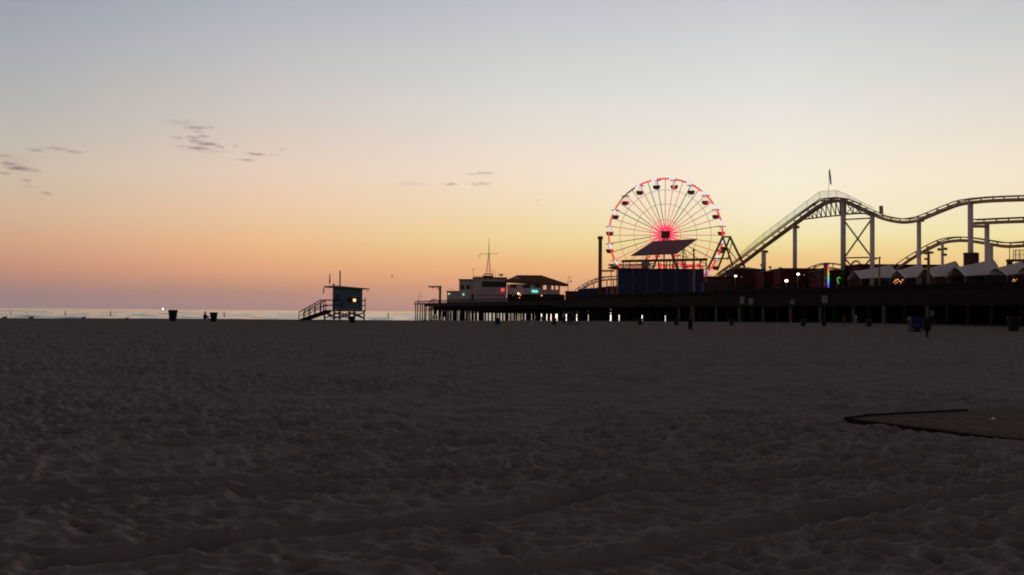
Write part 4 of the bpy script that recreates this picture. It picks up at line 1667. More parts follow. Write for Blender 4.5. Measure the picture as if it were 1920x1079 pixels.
# lit lamps among the booths
for px, py, r_, g, lb, t in ((1379.3, 518, .20, 'lamp', 'bright white floodlight at the foot of the lift hill', 3),
                             (1496.5, 514.4, .21, 'lamp', 'bright white floodlight beside the yellow based column', 3),
                             (1474.6, 527, .27, 'warm', 'large warm floodlight low between two coaster columns', 3),
                             (1458.4, 547.8, .13, 'bulb', 'small orange lamp below the large warm floodlight', 1.2)):
    Y = D(px, t)
    p = W(px, py, Y)
    o = thing('floodlamp', lb, 'floodlight', (p.x, Y, DECK), 'lit floodlights on the pier')
    MB().tube([(p.x, Y + .3, DECK), (p.x, Y + .3, p.z)], .07, 6).build('post', M['steel'], o)
    MB().box(p + Vector((.05, .25, .05)), (r_ * 2.2, .3, r_ * 1.8)).build('housing', M['steel'], o)
    MB().ball(p, r_ * 1.15, r_ * .6, r_ * .8, 12, 8).build('lamp', G[g], o)
    for dx, dr in ((7, .1),):
        if g == 'lamp':
            lampball(W(px + 11, py + 1.5, Y), .09).build('pilot_lamp', G['dimbulb'], o)


# ------------------------------------------------------------------ tents
def build_tents():
    peaks = [(1669, 496.5), (1725, 494.5), (1791, 489.5), (1861, 486), (1914, 490), (1975, 488)]
    edges = [1613, 1696, 1750, 1809, 1887, 1944, 2010]
    eave = [524, 523.5, 521, 519.5, 518, 515.5, 514]
    labs = ['white peaked tent at the left end of the tent row', 'white peaked tent just left of the dark floodlight pole',
            'white peaked tent right of the dark floodlight pole', 'broad white peaked tent under the thick double column',
            'white peaked tent by the small cage near the right frame edge', 'white peaked tent cut by the right frame edge']
    for i, (px, py) in enumerate(peaks):
        t = 6.8
        x0, x1 = edges[i], edges[i + 1]
        Y = D(px, t)
        Yc = Y + 3.2
        pk = W(px, py, Yc)
        l, r_ = W(x0, eave[i], Y), W(x1, eave[i + 1], Y)
        ze = (l.z + r_.z) / 2 + .05
        w0, w1 = l.x, r_.x
        o = thing('marquee_tent', labs[i], 'tent', ((w0 + w1) / 2, Yc, DECK), 'white marquee tents on the pier')
        n = 16
        vs, fs = [], []
        for a in range(n + 1):
            for b in range(n + 1):
                u, v = a / n * 2 - 1, b / n * 2 - 1
                x = (w0 + (pk.x - w0) * (u + 1)) if u < 0 else (pk.x + (w1 - pk.x) * u)
                y = Yc + v * 3.2
                g = (1 - abs(u)) ** 1.3
                e = max(0, 1 - abs(v) ** 1.6)
                val = .54 + .46 * g
                z = ze + (pk.z - ze) * e * val * (.8 + .2 * (1 - abs(v)))
                if abs(v) > .999:
                    z += .26 * (1 - u * u)
                vs.append((x, y, z))
        for a in range(n):
            for b in range(n):
                k = a * (n + 1) + b
                fs.append((k, k + n + 1, k + n + 2, k + 1))
        m = MB().add(vs, fs)
        ro = m.build('canopy', M['canvas'], o, smooth=True)
        md = ro.modifiers.new('thick', 'SOLIDIFY')
        md.thickness = .05
        for cx in (w0 + .2, w1 - .2):
            for cy in (Yc - 3.0, Yc + 3.0):
                MB().bar((cx, cy, DECK), (cx, cy, ze), .08).build('pole', M['grey'], o)
    # walls of stalls under the tents
    for x0, x1, m, lb in ((1640, 1668, 'cream', 'pale stall below the leftmost tent'), (1700, 1735, 'cream', 'dim stall below the second tent'),
                          (1755, 1796, 'brown', 'dark brown stall below the third tent'), (1810, 1850, 'cream', 'dim pale stall below the broad tent'), (1858, 1905, 'brown', 'dark stall below the tents nearest the right edge')):
        Y = D((x0 + x1) / 2, 10.5)
        p, q = W(x0, 530, Y), W(x1, 530, Y)
        o = thing('food_stall', lb, 'stall', ((p.x + q.x) / 2, Y, DECK))
        MB().hexa([(p.x, Y, DECK), (q.x, Y, DECK), (q.x, Y + 1.5, DECK), (p.x, Y + 1.5, DECK), (p.x, Y, DECK + 1.25), (q.x, Y, DECK + 1.25), (q.x, Y + 1.5, DECK + 1.25), (p.x, Y + 1.5, DECK + 1.25)]).build('counter', M[m], o)
        MB().hexa([(p.x, Y + 1.3, DECK + 1.26), (q.x, Y + 1.3, DECK + 1.26), (q.x, Y + 1.5, DECK + 1.26), (p.x, Y + 1.5, DECK + 1.26), (p.x, Y + 1.3, DECK + 2.4), (q.x, Y + 1.3, DECK + 2.4), (q.x, Y + 1.5, DECK + 2.4), (p.x, Y + 1.5, DECK + 2.4)]).build('back_wall', M['darkwin'], o)
    rg = random.Random(11)
    for cx, cy, n, wd, hg, lb in ((1684, 528, 16, 9, 4.5, 'cluster of small orange bulbs glowing under the leftmost tent'),
                                  (1903, 525.5, 5, 5, 2, 'few small orange bulbs glowing under the tents by the right edge'),):
        Y = D(cx, 5.2)
        o = thing('light_garland', lb, 'string lights', W(cx, cy, Y))
        wire = []
        for k in range(n):
            p = W(cx - wd + 2 * wd * (k + .5) / n, cy + rg.uniform(-hg, hg) - (k / n - .5) * hg, Y)
            wire.append(p)
            lampball(p, rg.uniform(.04, .085)).build('bulb', G['bulb'] if rg.random() < .7 else G['dimbulb'], o)
        MB().tube(wire, .012, 4).build('wire', M['steel'], o)
    # drum hut around the tall column
    T = 8
    p = PP(1820.5, 500, T)
    o = thing('drum_hut', 'brown drum shaped hut at the foot of the tall right column', 'hut', (p.x, p.y, DECK))
    zt = PP(1820.5, 477, T).z
    rr_ = 13 * p.y / FPX
    MB().lathe((p.x, p.y, DECK), [(rr_, 0), (rr_, zt - DECK)], 20).build('wall', M['brown'], o)
    MB().lathe((p.x, p.y, zt), [(rr_ * 1.08, 0), (rr_ * 1.08, .18), (rr_ * .9, .22)], 20).build('roof', M['roof'], o)
    for k in range(4):
        an = R(-150 + 40 * k)
        MB().bar((p.x + rr_ * math.cos(an), p.y + rr_ * math.sin(an), DECK), (p.x + rr_ * math.cos(an), p.y + rr_ * math.sin(an), zt), .12).build('batten', M['maroon'], o)
    # cage at the right edge
    T = 12
    p = PP(1908, 495, T)
    o = thing('viewing_cage', 'small railed cage platform at the right frame edge above the tents', 'platform', (p.x, p.y, DECK))
    b = MB()
    for px in (1893, 1900, 1904, 1912, 1921, 1930):
        b.bar(PP(px, 462 if px == 1893 else 470, T), Vector((PP(px, 490, T).x, PP(px, 490, T).y, PP(px, 491, T).z)), .09)
    b.bar(PP(1900, 469.5, T), PP(1930, 469, T), .12)
    b.bar(PP(1900, 478, T), PP(1930, 478, T), .07)
    b.build('rail', M['steel'], o)
    b = MB()
    b.add([PP(1904, 471, T), PP(1930, 471, T), PP(1930, 487, T), PP(1904, 487, T)], [(0, 1, 2, 3)])
    b.build('mesh_panel', M['clear'], o)
    b = MB()
    b.bar(PP(1890, 489, T), PP(1932, 488.5, T), .8, .35)
    b.build('platform', M['brown'], o)
    b = MB()
    q = PP(1893, 491, T)
    b.bar((q.x, q.y, DECK), q, .6)
    q = PP(1920, 491, T)
    b.bar((q.x, q.y, DECK), q, .4)
    b.build('post', M['brown'], o)


build_tents()

# white notice boards on the pier face and one on a post
for px, py, w_, h_, lb in ((1391.6, 563.5, 8, 13, 'whitish notice board on the pier face left of a post mounted one'),
                           (1408, 565.5, 8, 12, 'greyish notice board on a thin reddish post before the pier'),
                           (1486, 567, 8, 8, 'dim small square notice board on the dark pier face'),
                           (1546.5, 561.5, 10, 14, 'largest whitish notice board on the dark pier face')):
    t = -1.2
    Y = D(px, t)
    p = W(px, py, Y)
    gz = ground_z(p.x, Y)
    o = thing('notice_board', lb, 'sign', (p.x, Y, gz), 'white notice boards along the pier')
    b = MB()
    fbox(b, px - w_ / 2, px + w_ / 2, py - h_ / 2, py + h_ / 2, Y, .06)
    b.build('board', M['signw'], o)
    MB().bar((p.x, Y + .1, gz - .3), (p.x, Y + .1, p.z + .3), .1).build('post', M['binred'], o)


# ------------------------------------------------------------------ lifeguard tower
def build_tower():
    Y = 122.0
    g = W(640.3, 602, Y)
    gz = ground_z(g.x, Y)
    org = Vector((g.x, Y, gz))
    k = 1.0
    th = R(35)
    e1 = Vector((math.cos(th), math.sin(th), 0))
    e2 = Vector((-math.sin(th), math.cos(th), 0))
    root = thing('lifeguard_tower', 'blue lifeguard tower on stilts with a ramp of steps', 'lifeguard tower', org)
    dz0 = W(645, 601.3, Y).z - gz      # visible sand line vs. real ground

    def L(x, y, z):
        return org + (e1 * x + e2 * y) * k + Vector((0, 0, z + dz0))

    def bx(mb, x0, x1, y0, y1, z0, z1, zt1=None):
        zt1 = z1 if zt1 is None else zt1
        return mb.hexa([L(x0, y0, z0), L(x1, y0, z0), L(x1, y1, z0), L(x0, y1, z0), L(x0, y0, z1), L(x1, y0, zt1), L(x1, y1, zt1), L(x0, y1, z1)])
    # cabin
    w = MB()
    bx(w, 0, 2.7, 0, 2.46, 1.27, 4.02, 3.86)
    w.build('cabin_wall', M['towerblue'], root)
    tr = MB()
    for x, y in ((0, 0), (2.7, 0), (0, 2.46)):
        bx(tr, x - .06, x + .06, y - .06, y + .06, 1.27, 3.95)
    bx(tr, -.05, 2.75, -.05, 0, 2.0, 2.1)
    tr.build('corner_trim', M['towerblue'], root)
    wn = MB()
    bx(wn, .75, 2.25, -.06, -.01, 2.22, 2.85)
    wo = wn.build('window', M['darkwin'], root)
    fr = MB()
    bx(fr, .7, 2.3, -.09, -.062, 2.85, 2.92)
    bx(fr, .7, 2.3, -.09, -.062, 2.15, 2.22)
    fr.build('frame', M['towerblue'], wo)
    lampball(L(1.66, -.13, 2.50), .15).build('lamp', G['firec'], wo)  # glowing ball and pane draw the orange spot on the window
    gl = MB()
    bx(gl, 1.47, 1.87, -.10, -.065, 2.34, 2.68)
    gl.build('orange_pane', G['fire'], wo)
    wn = MB()
    bx(wn, -.06, -.01, .5, 2.0, 2.3, 3.3)
    wn.build('shutter', M['navy'], root)
    dr = MB()
    bx(dr, -.05, -.01, 2.05, 2.4, 1.3, 3.3)
    dr.build('door', M['darkwin'], root)
    # roof
    rf = MB()
    bx(rf, -1.0, 3.45, -.55, 3.0, 4.03, 4.22, 3.98)
    x0, x1, y0, y1 = -1.0, 3.45, -.55, 3.0
    rf = MB().hexa([L(x0, y0, 4.05), L(x1, y0, 3.86), L(x1, y1, 3.86), L(x0, y1, 4.05), L(x0, y0, 4.24), L(x1, y0, 3.98), L(x1, y1, 3.98), L(x0, y1, 4.24)])
    ro = rf.build('roof', M['towerlight'], root)
    MB().ball(L(-.2, 1.9, 4.38), .12, .12, .2, 8, 6).build('vent', M['steel'], ro)
    MB().bar(L(3.45, -.5, 3.75), L(3.45, .3, 3.6), .05).build('eave_bracket', M['steel'], ro)
    # deck and posts
    d = MB()
    bx(d, -1.25, 3.1, -.35, 2.75, 1.10, 1.26)
    d.build('deck', M['wood'], root)
    xs, ys = (-1.1, .95, 2.95), (-.2, 2.55)
    for x in xs:
        for y in ys:
            MB().bar(L(x, y, -.5), L(x, y, 1.1), .17, .17).build('stilt', M['wood'], root)
    for y in ys:
        for xa, xb in zip(xs[:-1], xs[1:]):
            MB().bar(L(xa, y, .25), L(xb, y, 1.0), .06, .15).build('brace', M['wood'], root)
            MB().bar(L(xb, y, .25), L(xa, y, 1.0), .06, .15).build('brace', M['wood'], root)
    for x in (xs[0], xs[-1]):
        MB().bar(L(x, ys[0], .25), L(x, ys[1], 1.0), .06, .15).build('brace', M['wood'], root)
    # railing
    rl = MB()
    for x, y in ((-1.2, -.3), (-.1, -.3), (3.05, -.3), (3.05, 1.2), (3.05, 2.7), (-1.2, 2.7), (1, 2.7)):
        rl.bar(L(x, y, 1.26), L(x, y, 2.5 if (x, y) != (3.05, -.3) else 2.85), .09)
    for z in (1.85, 2.48):
        rl.bar(L(-1.2, -.3, z), L(-.05, -.3, z), .07, .12)
        rl.bar(L(2.75, -.3, z), L(3.05, -.3, z), .07, .12)
        rl.bar(L(3.05, -.3, z), L(3.05, 2.7, z), .07, .12)
        rl.bar(L(3.05, 2.7, z), L(-1.2, 2.7, z), .07, .12)
    rl.build('railing', M['wood'], root)
    pn = MB()
    bx(pn, -.75, -.02, -.33, -.27, 1.27, 2.45)
    pn.build('rail_panel', M['towerblue'], root)
    # stairs: run out from the left face
    s0, s1 = (-1.25, 1.28), (-4.8, .0)
    sts = MB()
    for y in (.35, 1.6):
        sts.bar(L(s0[0], y, s0[1] - .15), L(s1[0], y, s1[1] - .05), .09, .34)
    n = 8
    for i in range(n):
        f = (i + .5) / n
        x = s0[0] + (s1[0] - s0[0]) * f
        z = s0[1] + (s1[1] - s0[1]) * f
        sts.bar(L(x, .35, z), L(x, 1.6, z), .3, .06)
    sts.build('stairs', M['wood'], root)
    hr = MB()
    for y in (.3, 1.65):
        top0, top1 = L(s0[0], y, 2.48), L(s1[0], y, 1.0)
        hr.bar(L(-1.22, y, 2.48), L(-2.0, y, 2.48), .08, .12)
        hr.bar(L(-2.0, y, 2.48), L(-4.85, y, .95), .08, .12)
        hr.bar(L(-1.22, y, 1.9), L(-2.0, y, 1.7), .06, .08)
        hr.bar(L(-2.0, y, 1.8), L(-4.85, y, .5), .06, .08)
        for i in range(5):
            f = i / 4
            x = -2.0 - 2.85 * f
            hr.bar(L(x, y, 2.46 - 1.52 * f), L(x, y, .95 - .95 * f), .08)
    hr.build('handrail', M['wood'], root)
    MB().tube([L(.35, 1.3, 4.1), L(.35, 1.3, 6.15)], .085, 8).build('flag_pole', M['steel'], root)
    # furled flag on the front of the roof and hanging pennant
    fp = MB().tube([L(-.75, 1.8, 4.2), L(-.75, 1.8, 5.75)], .025, 6).build('flag_staff', M['towerlight'], root)
    fl = MB().slab([L(-.78, 1.83, 5.72), L(-.78, 1.98, 4.62), L(-.78, 1.80, 4.58), L(-.78, 1.62, 4.75)], .05)
    fl.build('flag', M['steel'], fp)
    hn = MB().tube([L(-1.05, 2.95, 4.05), L(-1.05, 3.02, 3.35)], [.06, .08], 6)
    hn.build('hanging_buoy', M['steel'], root)


build_tower()


# ------------------------------------------------------------------ bins
def barrel(loc, matname, bag=True):
    o = thing('trash_bin', '-', 'trash bin', loc, 'trash barrels on the beach')
    MB().lathe(loc, [(.27, 0), (.30, .03), (.315, .3), (.33, .32), (.325, .36), (.345, .62), (.36, .64), (.355, .68), (.37, .92), (.33, .92), (.30, .3)], 20).build('barrel', M[matname], o, smooth=False)
    MB().tube([Vector(loc) + Vector((.375 * math.cos(k * math.pi / 10), .375 * math.sin(k * math.pi / 10), .92)) for k in range(20)], .03, 6, True).build('rim', M[matname], o)
    if bag:
        MB().lathe(Vector(loc) + Vector((0, 0, .78)), [(.385, 0), (.40, .03), (.39, .16), (.36, .20), (.33, .14)], 20).build('bag_liner', M['bag'], o)
    return o


protos = {m: None for m in ('bin', 'bindark', 'binred')}
bins = [(324, 603, 21.5, 'bin', 'tall dark blue trash bin on the sand crest left of the lifeguard tower'),
        (400.5, 604, 18, 'bindark', 'dark trash bin beside the seated person on the sand'),
        (661, 607, 13, 'bindark', 'dark blue trash bin standing before the lifeguard tower stilts'),
        (933, 609.5, 10.5, 'bin', 'blue trash bin alone below the white mast building'),
        (1039, 609.5, 10, 'binred', 'reddish dark trash bin left of the group of walkers'),
        (1200, 610, 11, 'bin', 'blue trash bin below the left half of the navy building'),
        (1268, 610.5, 10.5, 'bindark', 'dark trash bin left of the leaning sand post'),
        (1371.5, 611, 11.5, 'bin', 'blue trash bin before the notice boards of the pier'),
        (1505.5, 612.5, 14, 'bin', 'larger blue trash bin left of the biggest notice board'),
        (1545, 612.5, 11.5, 'bindark', 'dark blue trash bin right under the biggest notice board'),
        (1629, 613, 15, 'bin', 'blue trash bin to the right of two standing walkers'),
        (1900, 622, 29, 'bindark', 'large dark trash bin near the right frame edge')]
for px, py, h, m, lb in bins:
    p = gpix(px, py)
    sc = min(1.45, max(.75, (h * p.y / FPX) / .98))
    if protos[m] is None:
        o = barrel((p.x, p.y, p.z), m)
        o['label'] = lb
        protos[m] = o
    else:
        o = clone(protos[m], p, lb)
    o.scale = (sc, sc, sc)
# wide double cart
p = gpix(1716, 622.5)
hgt = 28 * p.y / FPX
wd = 23 * p.y / FPX
o = thing('recycling_cart', 'big blue recycling container with an open hood beside the bending person', 'container', p)
z0 = p.z
MB().hexa([(p.x - wd * .38, p.y - .4, z0 + .12), (p.x + wd * .40, p.y - .4, z0 + .12), (p.x + wd * .40, p.y + .4, z0 + .12), (p.x - wd * .38, p.y + .4, z0 + .12),
           (p.x - wd * .48, p.y - .5, z0 + hgt * .8), (p.x + wd * .46, p.y - .5, z0 + hgt * .8), (p.x + wd * .46, p.y + .5, z0 + hgt * .8), (p.x - wd * .48, p.y + .5, z0 + hgt * .8)]).build('body', M['bin'], o)
MB().hexa([(p.x - wd * .5, p.y - .55, z0 + hgt * .8), (p.x + wd * .48, p.y - .55, z0 + hgt * .8), (p.x + wd * .48, p.y + .55, z0 + hgt * .8), (p.x - wd * .5, p.y + .55, z0 + hgt * .8),
           (p.x - wd * .44, p.y - .2, z0 + hgt), (p.x + wd * .44, p.y - .2, z0 + hgt), (p.x + wd * .44, p.y + .45, z0 + hgt), (p.x - wd * .44, p.y + .45, z0 + hgt)]).build('lid', M['bin'], o)
MB().box((p.x - .02, p.y - .47, z0 + hgt * .45), (wd * .3, .03, wd * .25)).build('emblem_plate', M['blue'], o)
for sx in (-.32, .32):
    MB().tube([(p.x + wd * sx, p.y - .45, z0 + .13), (p.x + wd * sx, p.y - .35, z0 + .13)], .13, 12).build('wheel', M['steel'], o)
MB().bar((p.x - wd * .6, p.y - .3, z0 + .06), (p.x + wd * .35, p.y - .3, z0 + .06), .6, .12).build('base', M['bindark'], o)


# ------------------------------------------------------------------ people
def person(loc, height, yaw, label, joints_mod=None, top='black', legs='black', hair='hair', seated=False, shoes='black', group=None, skirt=False):
    J = {'pelvis': (0, 0, .95, .125), 'waist': (0, 0, 1.10, .115), 'chest': (0, 0, 1.32, .145), 'neck': (0, 0, 1.49, .052), 'head': (0, -.02, 1.63, .088), 'crown': (0, -.005, 1.72, .07),
         'nose': (0, -.115, 1.62, .018)}
    for sgn, n in ((-1, 'l'), (1, 'r')):
        J.update({n + 'sh': (sgn * .18, 0, 1.43, .062), n + 'el': (sgn * .245, .03, 1.15, .045), n + 'wr': (sgn * .25, -.05, .90, .03), n + 'ha': (sgn * .25, -.075, .83, .034),
                  n + 'f1': (sgn * .25, -.10, .75, .011), n + 'f2': (sgn * .25, -.08, .735, .011), n + 'f3': (sgn * .25, -.06, .74, .011), n + 'f4': (sgn * .25, -.045, .755, .010), n + 'th': (sgn * .225, -.125, .80, .012),
                  n + 'hi': (sgn * .09, 0, .90, .088), n + 'kn': (sgn * .10, -.02, .50, .06), n + 'an': (sgn * .10, .03, .09, .042), n + 'to': (sgn * .115, -.14, .04, .04)})
    E = [('pelvis', 'waist'), ('waist', 'chest'), ('chest', 'neck'), ('neck', 'head'), ('head', 'crown'), ('head', 'nose')]
    for n in 'lr':
        E += [('chest', n + 'sh'), (n + 'sh', n + 'el'), (n + 'el', n + 'wr'), (n + 'wr', n + 'ha'), ('pelvis', n + 'hi'), (n + 'hi', n + 'kn'), (n + 'kn', n + 'an'), (n + 'an', n + 'to')]
        E += [(n + 'ha', n + f) for f in ('f1', 'f2', 'f3', 'f4', 'th')]
    for k, v in (joints_mod or {}).items():
        J[k] = (*v, J[k][3])
    for n in 'lr':        # fingers follow the hand if it was moved
        if joints_mod and n + 'ha' in joints_mod and n + 'f1' not in joints_mod:
            hx, hy, hz = J[n + 'ha'][:3]
            wx, wy, wz = J[n + 'wr'][:3]
            d = Vector((hx - wx, hy - wy, hz - wz)).normalized()
            for q, (f, ln) in enumerate((('f1', .085), ('f2', .095), ('f3', .09), ('f4', .07), ('th', .05))):
                J[n + f] = (hx + d.x * ln + (q - 1.5) * .022, hy + d.y * ln, hz + d.z * ln, .011)
    names = list(J)
    ix = {k: i for i, k in enumerate(names)}
    me = bpy.data.meshes.new('person')
    me.from_pydata([J[k][:3] for k in names], [(ix[a], ix[b]) for a, b in E], [])
    ob = bpy.data.objects.new('person', me)
    C.objects.link(ob)
    sk = ob.modifiers.new('skin', 'SKIN')
    sk.use_smooth_shade = True
    for i, k in enumerate(names):
        r_ = J[k][3]
        me.skin_vertices[0].data[i].radius = (r_ * (1.25 if k in ('chest', 'waist', 'pelvis') else 1), r_)
        me.skin_vertices[0].data[i].use_root = (k == 'pelvis')
    sb = ob.modifiers.new('sub', 'SUBSURF')
    sb.levels = sb.render_levels = 1
    dg = bpy.context.evaluated_depsgraph_get()
    nm = bpy.data.meshes.new_from_object(ob.evaluated_get(dg))
    ob.modifiers.clear()
    ob.data = nm
    nm.name = 'person'
    mats = [M['skin'], M[top], M[legs], M[shoes]]
    nm.materials.clear()
    for m in mats:
        nm.materials.append(m)
    P = {k: Vector(J[k][:3]) for k in names}

    def seg(p, a, b):
        d = b - a
        t = max(0, min(1, (p - a).dot(d) / d.length_squared))
        return (p - a - d * t).length
    reg = {}
    for a, b in E:
        pr = b if b not in ('lel', 'rel') else b
        if b in ('neck', 'head', 'crown', 'nose') and a != 'chest':
            reg[(a, b)] = 0
        elif a[1:] in ('ha', 'wr') or b[1:] in ('ha',):
            reg[(a, b)] = 0
        elif b[1:] in ('hi', 'kn', 'an'):
            reg[(a, b)] = 2
        elif b[1:] == 'to':
            reg[(a, b)] = 3
        else:
            reg[(a, b)] = 1
    for poly in nm.polygons:
        c = poly.center
        best = min(E, key=lambda e: seg(c, P[e[0]], P[e[1]]))
        poly.material_index = reg[best]
        poly.use_smooth = True
    s = height / 1.80
    ob.location = loc
    ob.rotation_euler.z = yaw
    ob.scale = (s, s, s)
    tag(ob, label, 'person', group)
    hc = P['crown'] * .35 + P['head'] * .65 + Vector((0, .022, .035))
    h = MB().ball(hc, .088, .098, .105, 12, 8)
    h.ball(hc + Vector((0, .05, -.10)), .06, .045, .11, 10, 6)
    me2 = bpy.data.meshes.new('hair')
    me2.from_pydata(h.v, [], h.f)
    me2.materials.append(M[hair])
    ho = bpy.data.objects.new('hair', me2)
    C.objects.link(ho)
    ho.parent = ob
    return ob


walk = {'lkn': (-.10, -.18, .52), 'lan': (-.10, -.20, .09), 'lto': (-.11, -.38, .06), 'rkn': (.10, .06, .5), 'ran': (.10, .30, .13), 'rto': (.11, .18, .03),
        'lel': (-.25, .10, 1.16), 'lwr': (-.25, .12, .92), 'lha': (-.25, .12, .84), 'rel': (.25, -.04, 1.15), 'rwr': (.25, -.18, .93), 'rha': (.25, -.22, .86)}
# near figure by the blue container, stooping with a bundle
p = gpix(1738, 634)
hh = 52 * p.y / FPX
bend = {'chest': (.0, -.14, 1.31), 'neck': (0, -.23, 1.47), 'head': (0, -.30, 1.59), 'crown': (0, -.30, 1.68), 'nose': (0, -.40, 1.56), 'waist': (0, -.06, 1.11),
        'lsh': (-.19, -.18, 1.43), 'rsh': (.19, -.18, 1.43), 'lel': (-.23, -.22, 1.16), 'lwr': (-.14, -.40, 1.05), 'lha': (-.08, -.46, 1.03),
        'rel': (.23, -.20, 1.15), 'rwr': (.13, -.38, 1.03), 'rha': (.06, -.45, 1.01), 'lkn': (-.09, -.06, .5), 'rkn': (.09, -.0, .5)}
person(p, hh, R(72), 'person in dark clothes stooping on the sand beside the big blue container', bend, "black", "black", "hairlight")
near = [o_ for o_ in C.objects if o_.get("category") == "person"][0]
near.scale = (1.15 * hh / 1.8, 1.15 * hh / 1.8, hh / 1.8)
ct = MB()
rings = [((0, .0, .45), .22, .20), ((0, 0, .75), .27, .24), ((0, -.02, .98), .28, .25), ((0, -.08, 1.2), .29, .26), ((0, -.15, 1.38), .27, .23), ((0, -.21, 1.47), .15, .14)]
vs_, fs_ = [], []
for (cx_, cy_, cz_), ra, rb in rings:
    for k in range(14):
        an = 2 * math.pi * k / 14
        vs_.append((cx_ + ra * math.cos(an) * (1 + .06 * math.sin(3 * an)), cy_ + rb * math.sin(an), cz_))
for i in range(len(rings) - 1):
    for k in range(14):
        fs_.append((i * 14 + k, i * 14 + (k + 1) % 14, (i + 1) * 14 + (k + 1) % 14, (i + 1) * 14 + k))
me_ = bpy.data.meshes.new("coat")
me_.from_pydata(vs_, [], fs_)
me_.materials.append(M["black"])
co_ = bpy.data.objects.new("coat", me_)
C.objects.link(co_)
co_.parent = near
# walkers in front of the pier piles
for px, py, h, yw, lb, tp, lg, md in ((1057, 610, 27, 60, 'walker in a pale top left in the group by the pier', 'pale', 'denim', walk),
                                      (1073, 610.5, 28, 250, 'walker in dark green clothes in the middle of the group by the pier', 'greencloth', 'black', walk),
                                      (1083, 609.5, 27, 80, 'walker in a light shirt at the right of the group by the pier', 'pale', 'redcloth', None),
                                      (1066, 609.5, 25, 20, 'person in black between the pale topped walker and the green clad walker', 'black', 'black', None),
                                      (1583, 612, 22, 200, 'person in reddish clothes standing before the pier left of a pale one', 'redcloth', 'redcloth', None),
                                      (1605, 609.5, 20, 120, 'person in pale clothes standing before the dark pier', 'pale', 'pale', walk)):
    p = gpix(px, py)
    person(p, min(1.85, max(1.45, h * p.y / FPX)), R(yw), lb, md, tp, lg)
# two seated people
sit = {'pelvis': (0, 0, .13), 'waist': (0, .0, .27), 'chest': (0, -.06, .48), 'neck': (0, -.10, .65), 'head': (0, -.14, .79), 'crown': (0, -.13, .88), 'nose': (0, -.235, .78),
       'lsh': (-.18, -.08, .59), 'rsh': (.18, -.08, .59), 'lel': (-.22, -.24, .40), 'rel': (.22, -.24, .40), 'lwr': (-.10, -.42, .44), 'rwr': (.10, -.42, .44), 'lha': (-.04, -.46, .44), 'rha': (.04, -.46, .44),
       'lhi': (-.09, -.04, .13), 'rhi': (.09, -.04, .13), 'lkn': (-.11, -.40, .46), 'rkn': (.11, -.40, .46), 'lan': (-.11, -.58, .09), 'ran': (.11, -.58, .09), 'lto': (-.12, -.76, .05), 'rto': (.12, -.76, .05)}
p = gpix(383, 600.6)
person(p, 1.85, R(70), 'dark figure of a person sitting on the sand crest beside a bin', sit, 'black', 'black')
p = gpix(1016, 602.2)
person(p, 1.7, R(40), 'person in a pale top sitting on sand before the pier piles', sit, 'pale', 'denim')
# leaning post in the sand
p = gpix(1294.5, 618.5)
o = thing('sand_post', 'thin dark post standing upright in the sand before the pier', 'post', p)
MB().tube([(p.x, p.y, p.z - .3), W(1296, 572, p.y)], [.12, .07], 8).build('shaft', M['binred'], o)
MB().lathe((p.x, p.y, p.z - .05), [(.2, 0), (.19, .9), (.14, .95)], 10).build('padded_base', M['black'], o)


# ------------------------------------------------------------------ birds, buoys, boats
def gull_stand(loc, yaw, label, s=1.0):
    loc = Vector(loc)
    o = thing('gull', label, 'bird', loc, 'gulls resting on the sand')
    b = MB()
    b.ball(loc + Vector((0, 0, .2)), .24, .10, .11, 12, 8)
    b.ball(loc + Vector((.20, 0, .34)), .075, .06, .065, 10, 6)
    b.tube([loc + Vector((.13, 0, .25)), loc + Vector((.19, 0, .33))], [.07, .05], 8)
    b.tube([loc + Vector((.26, 0, .34)), loc + Vector((.33, 0, .325))], [.018, .006], 6)
    b.tube([loc + Vector((-.2, 0, .2)), loc + Vector((-.38, 0, .17))], [.07, .02], 8)
    bo = b.build('body', M['feather'], o, smooth=True)
    for sy in (-.04, .04):
        MB().tube([loc + Vector((0, sy, 0)), loc + Vector((0, sy, .12))], .012, 5).build('leg', M['steel'], o)
    o.rotation_euler.z = yaw
    o.scale = (s, s, s)
    return o


gp = None
for px, py, yw, s, lb in ((9, 598.3, 0, .95, 'gull resting on the sand crest nearest the left frame edge'), (59, 598.3, .2, .9, 'gull on the sand crest second from the left frame edge'),
                          (157, 598.8, 1.2, 1.0, 'upright gull on the sand crest midway between left edge and tall bin'), (238, 599, .1, .75, 'flat crouching gull on the sand crest left of the tall bin'),
                          (796, 602.5, .1, .8, 'gull on the sand crest left of the pier end piles'), (870, 602.4, .3, .8, 'gull on wet sand below the pier end piles')):
    p = gpix(px, py + 1.0)
    if gp is None:
        gp = gull_stand(p, yw, lb, s)
    else:
        c = clone(gp, p, lb, None, yw, s)


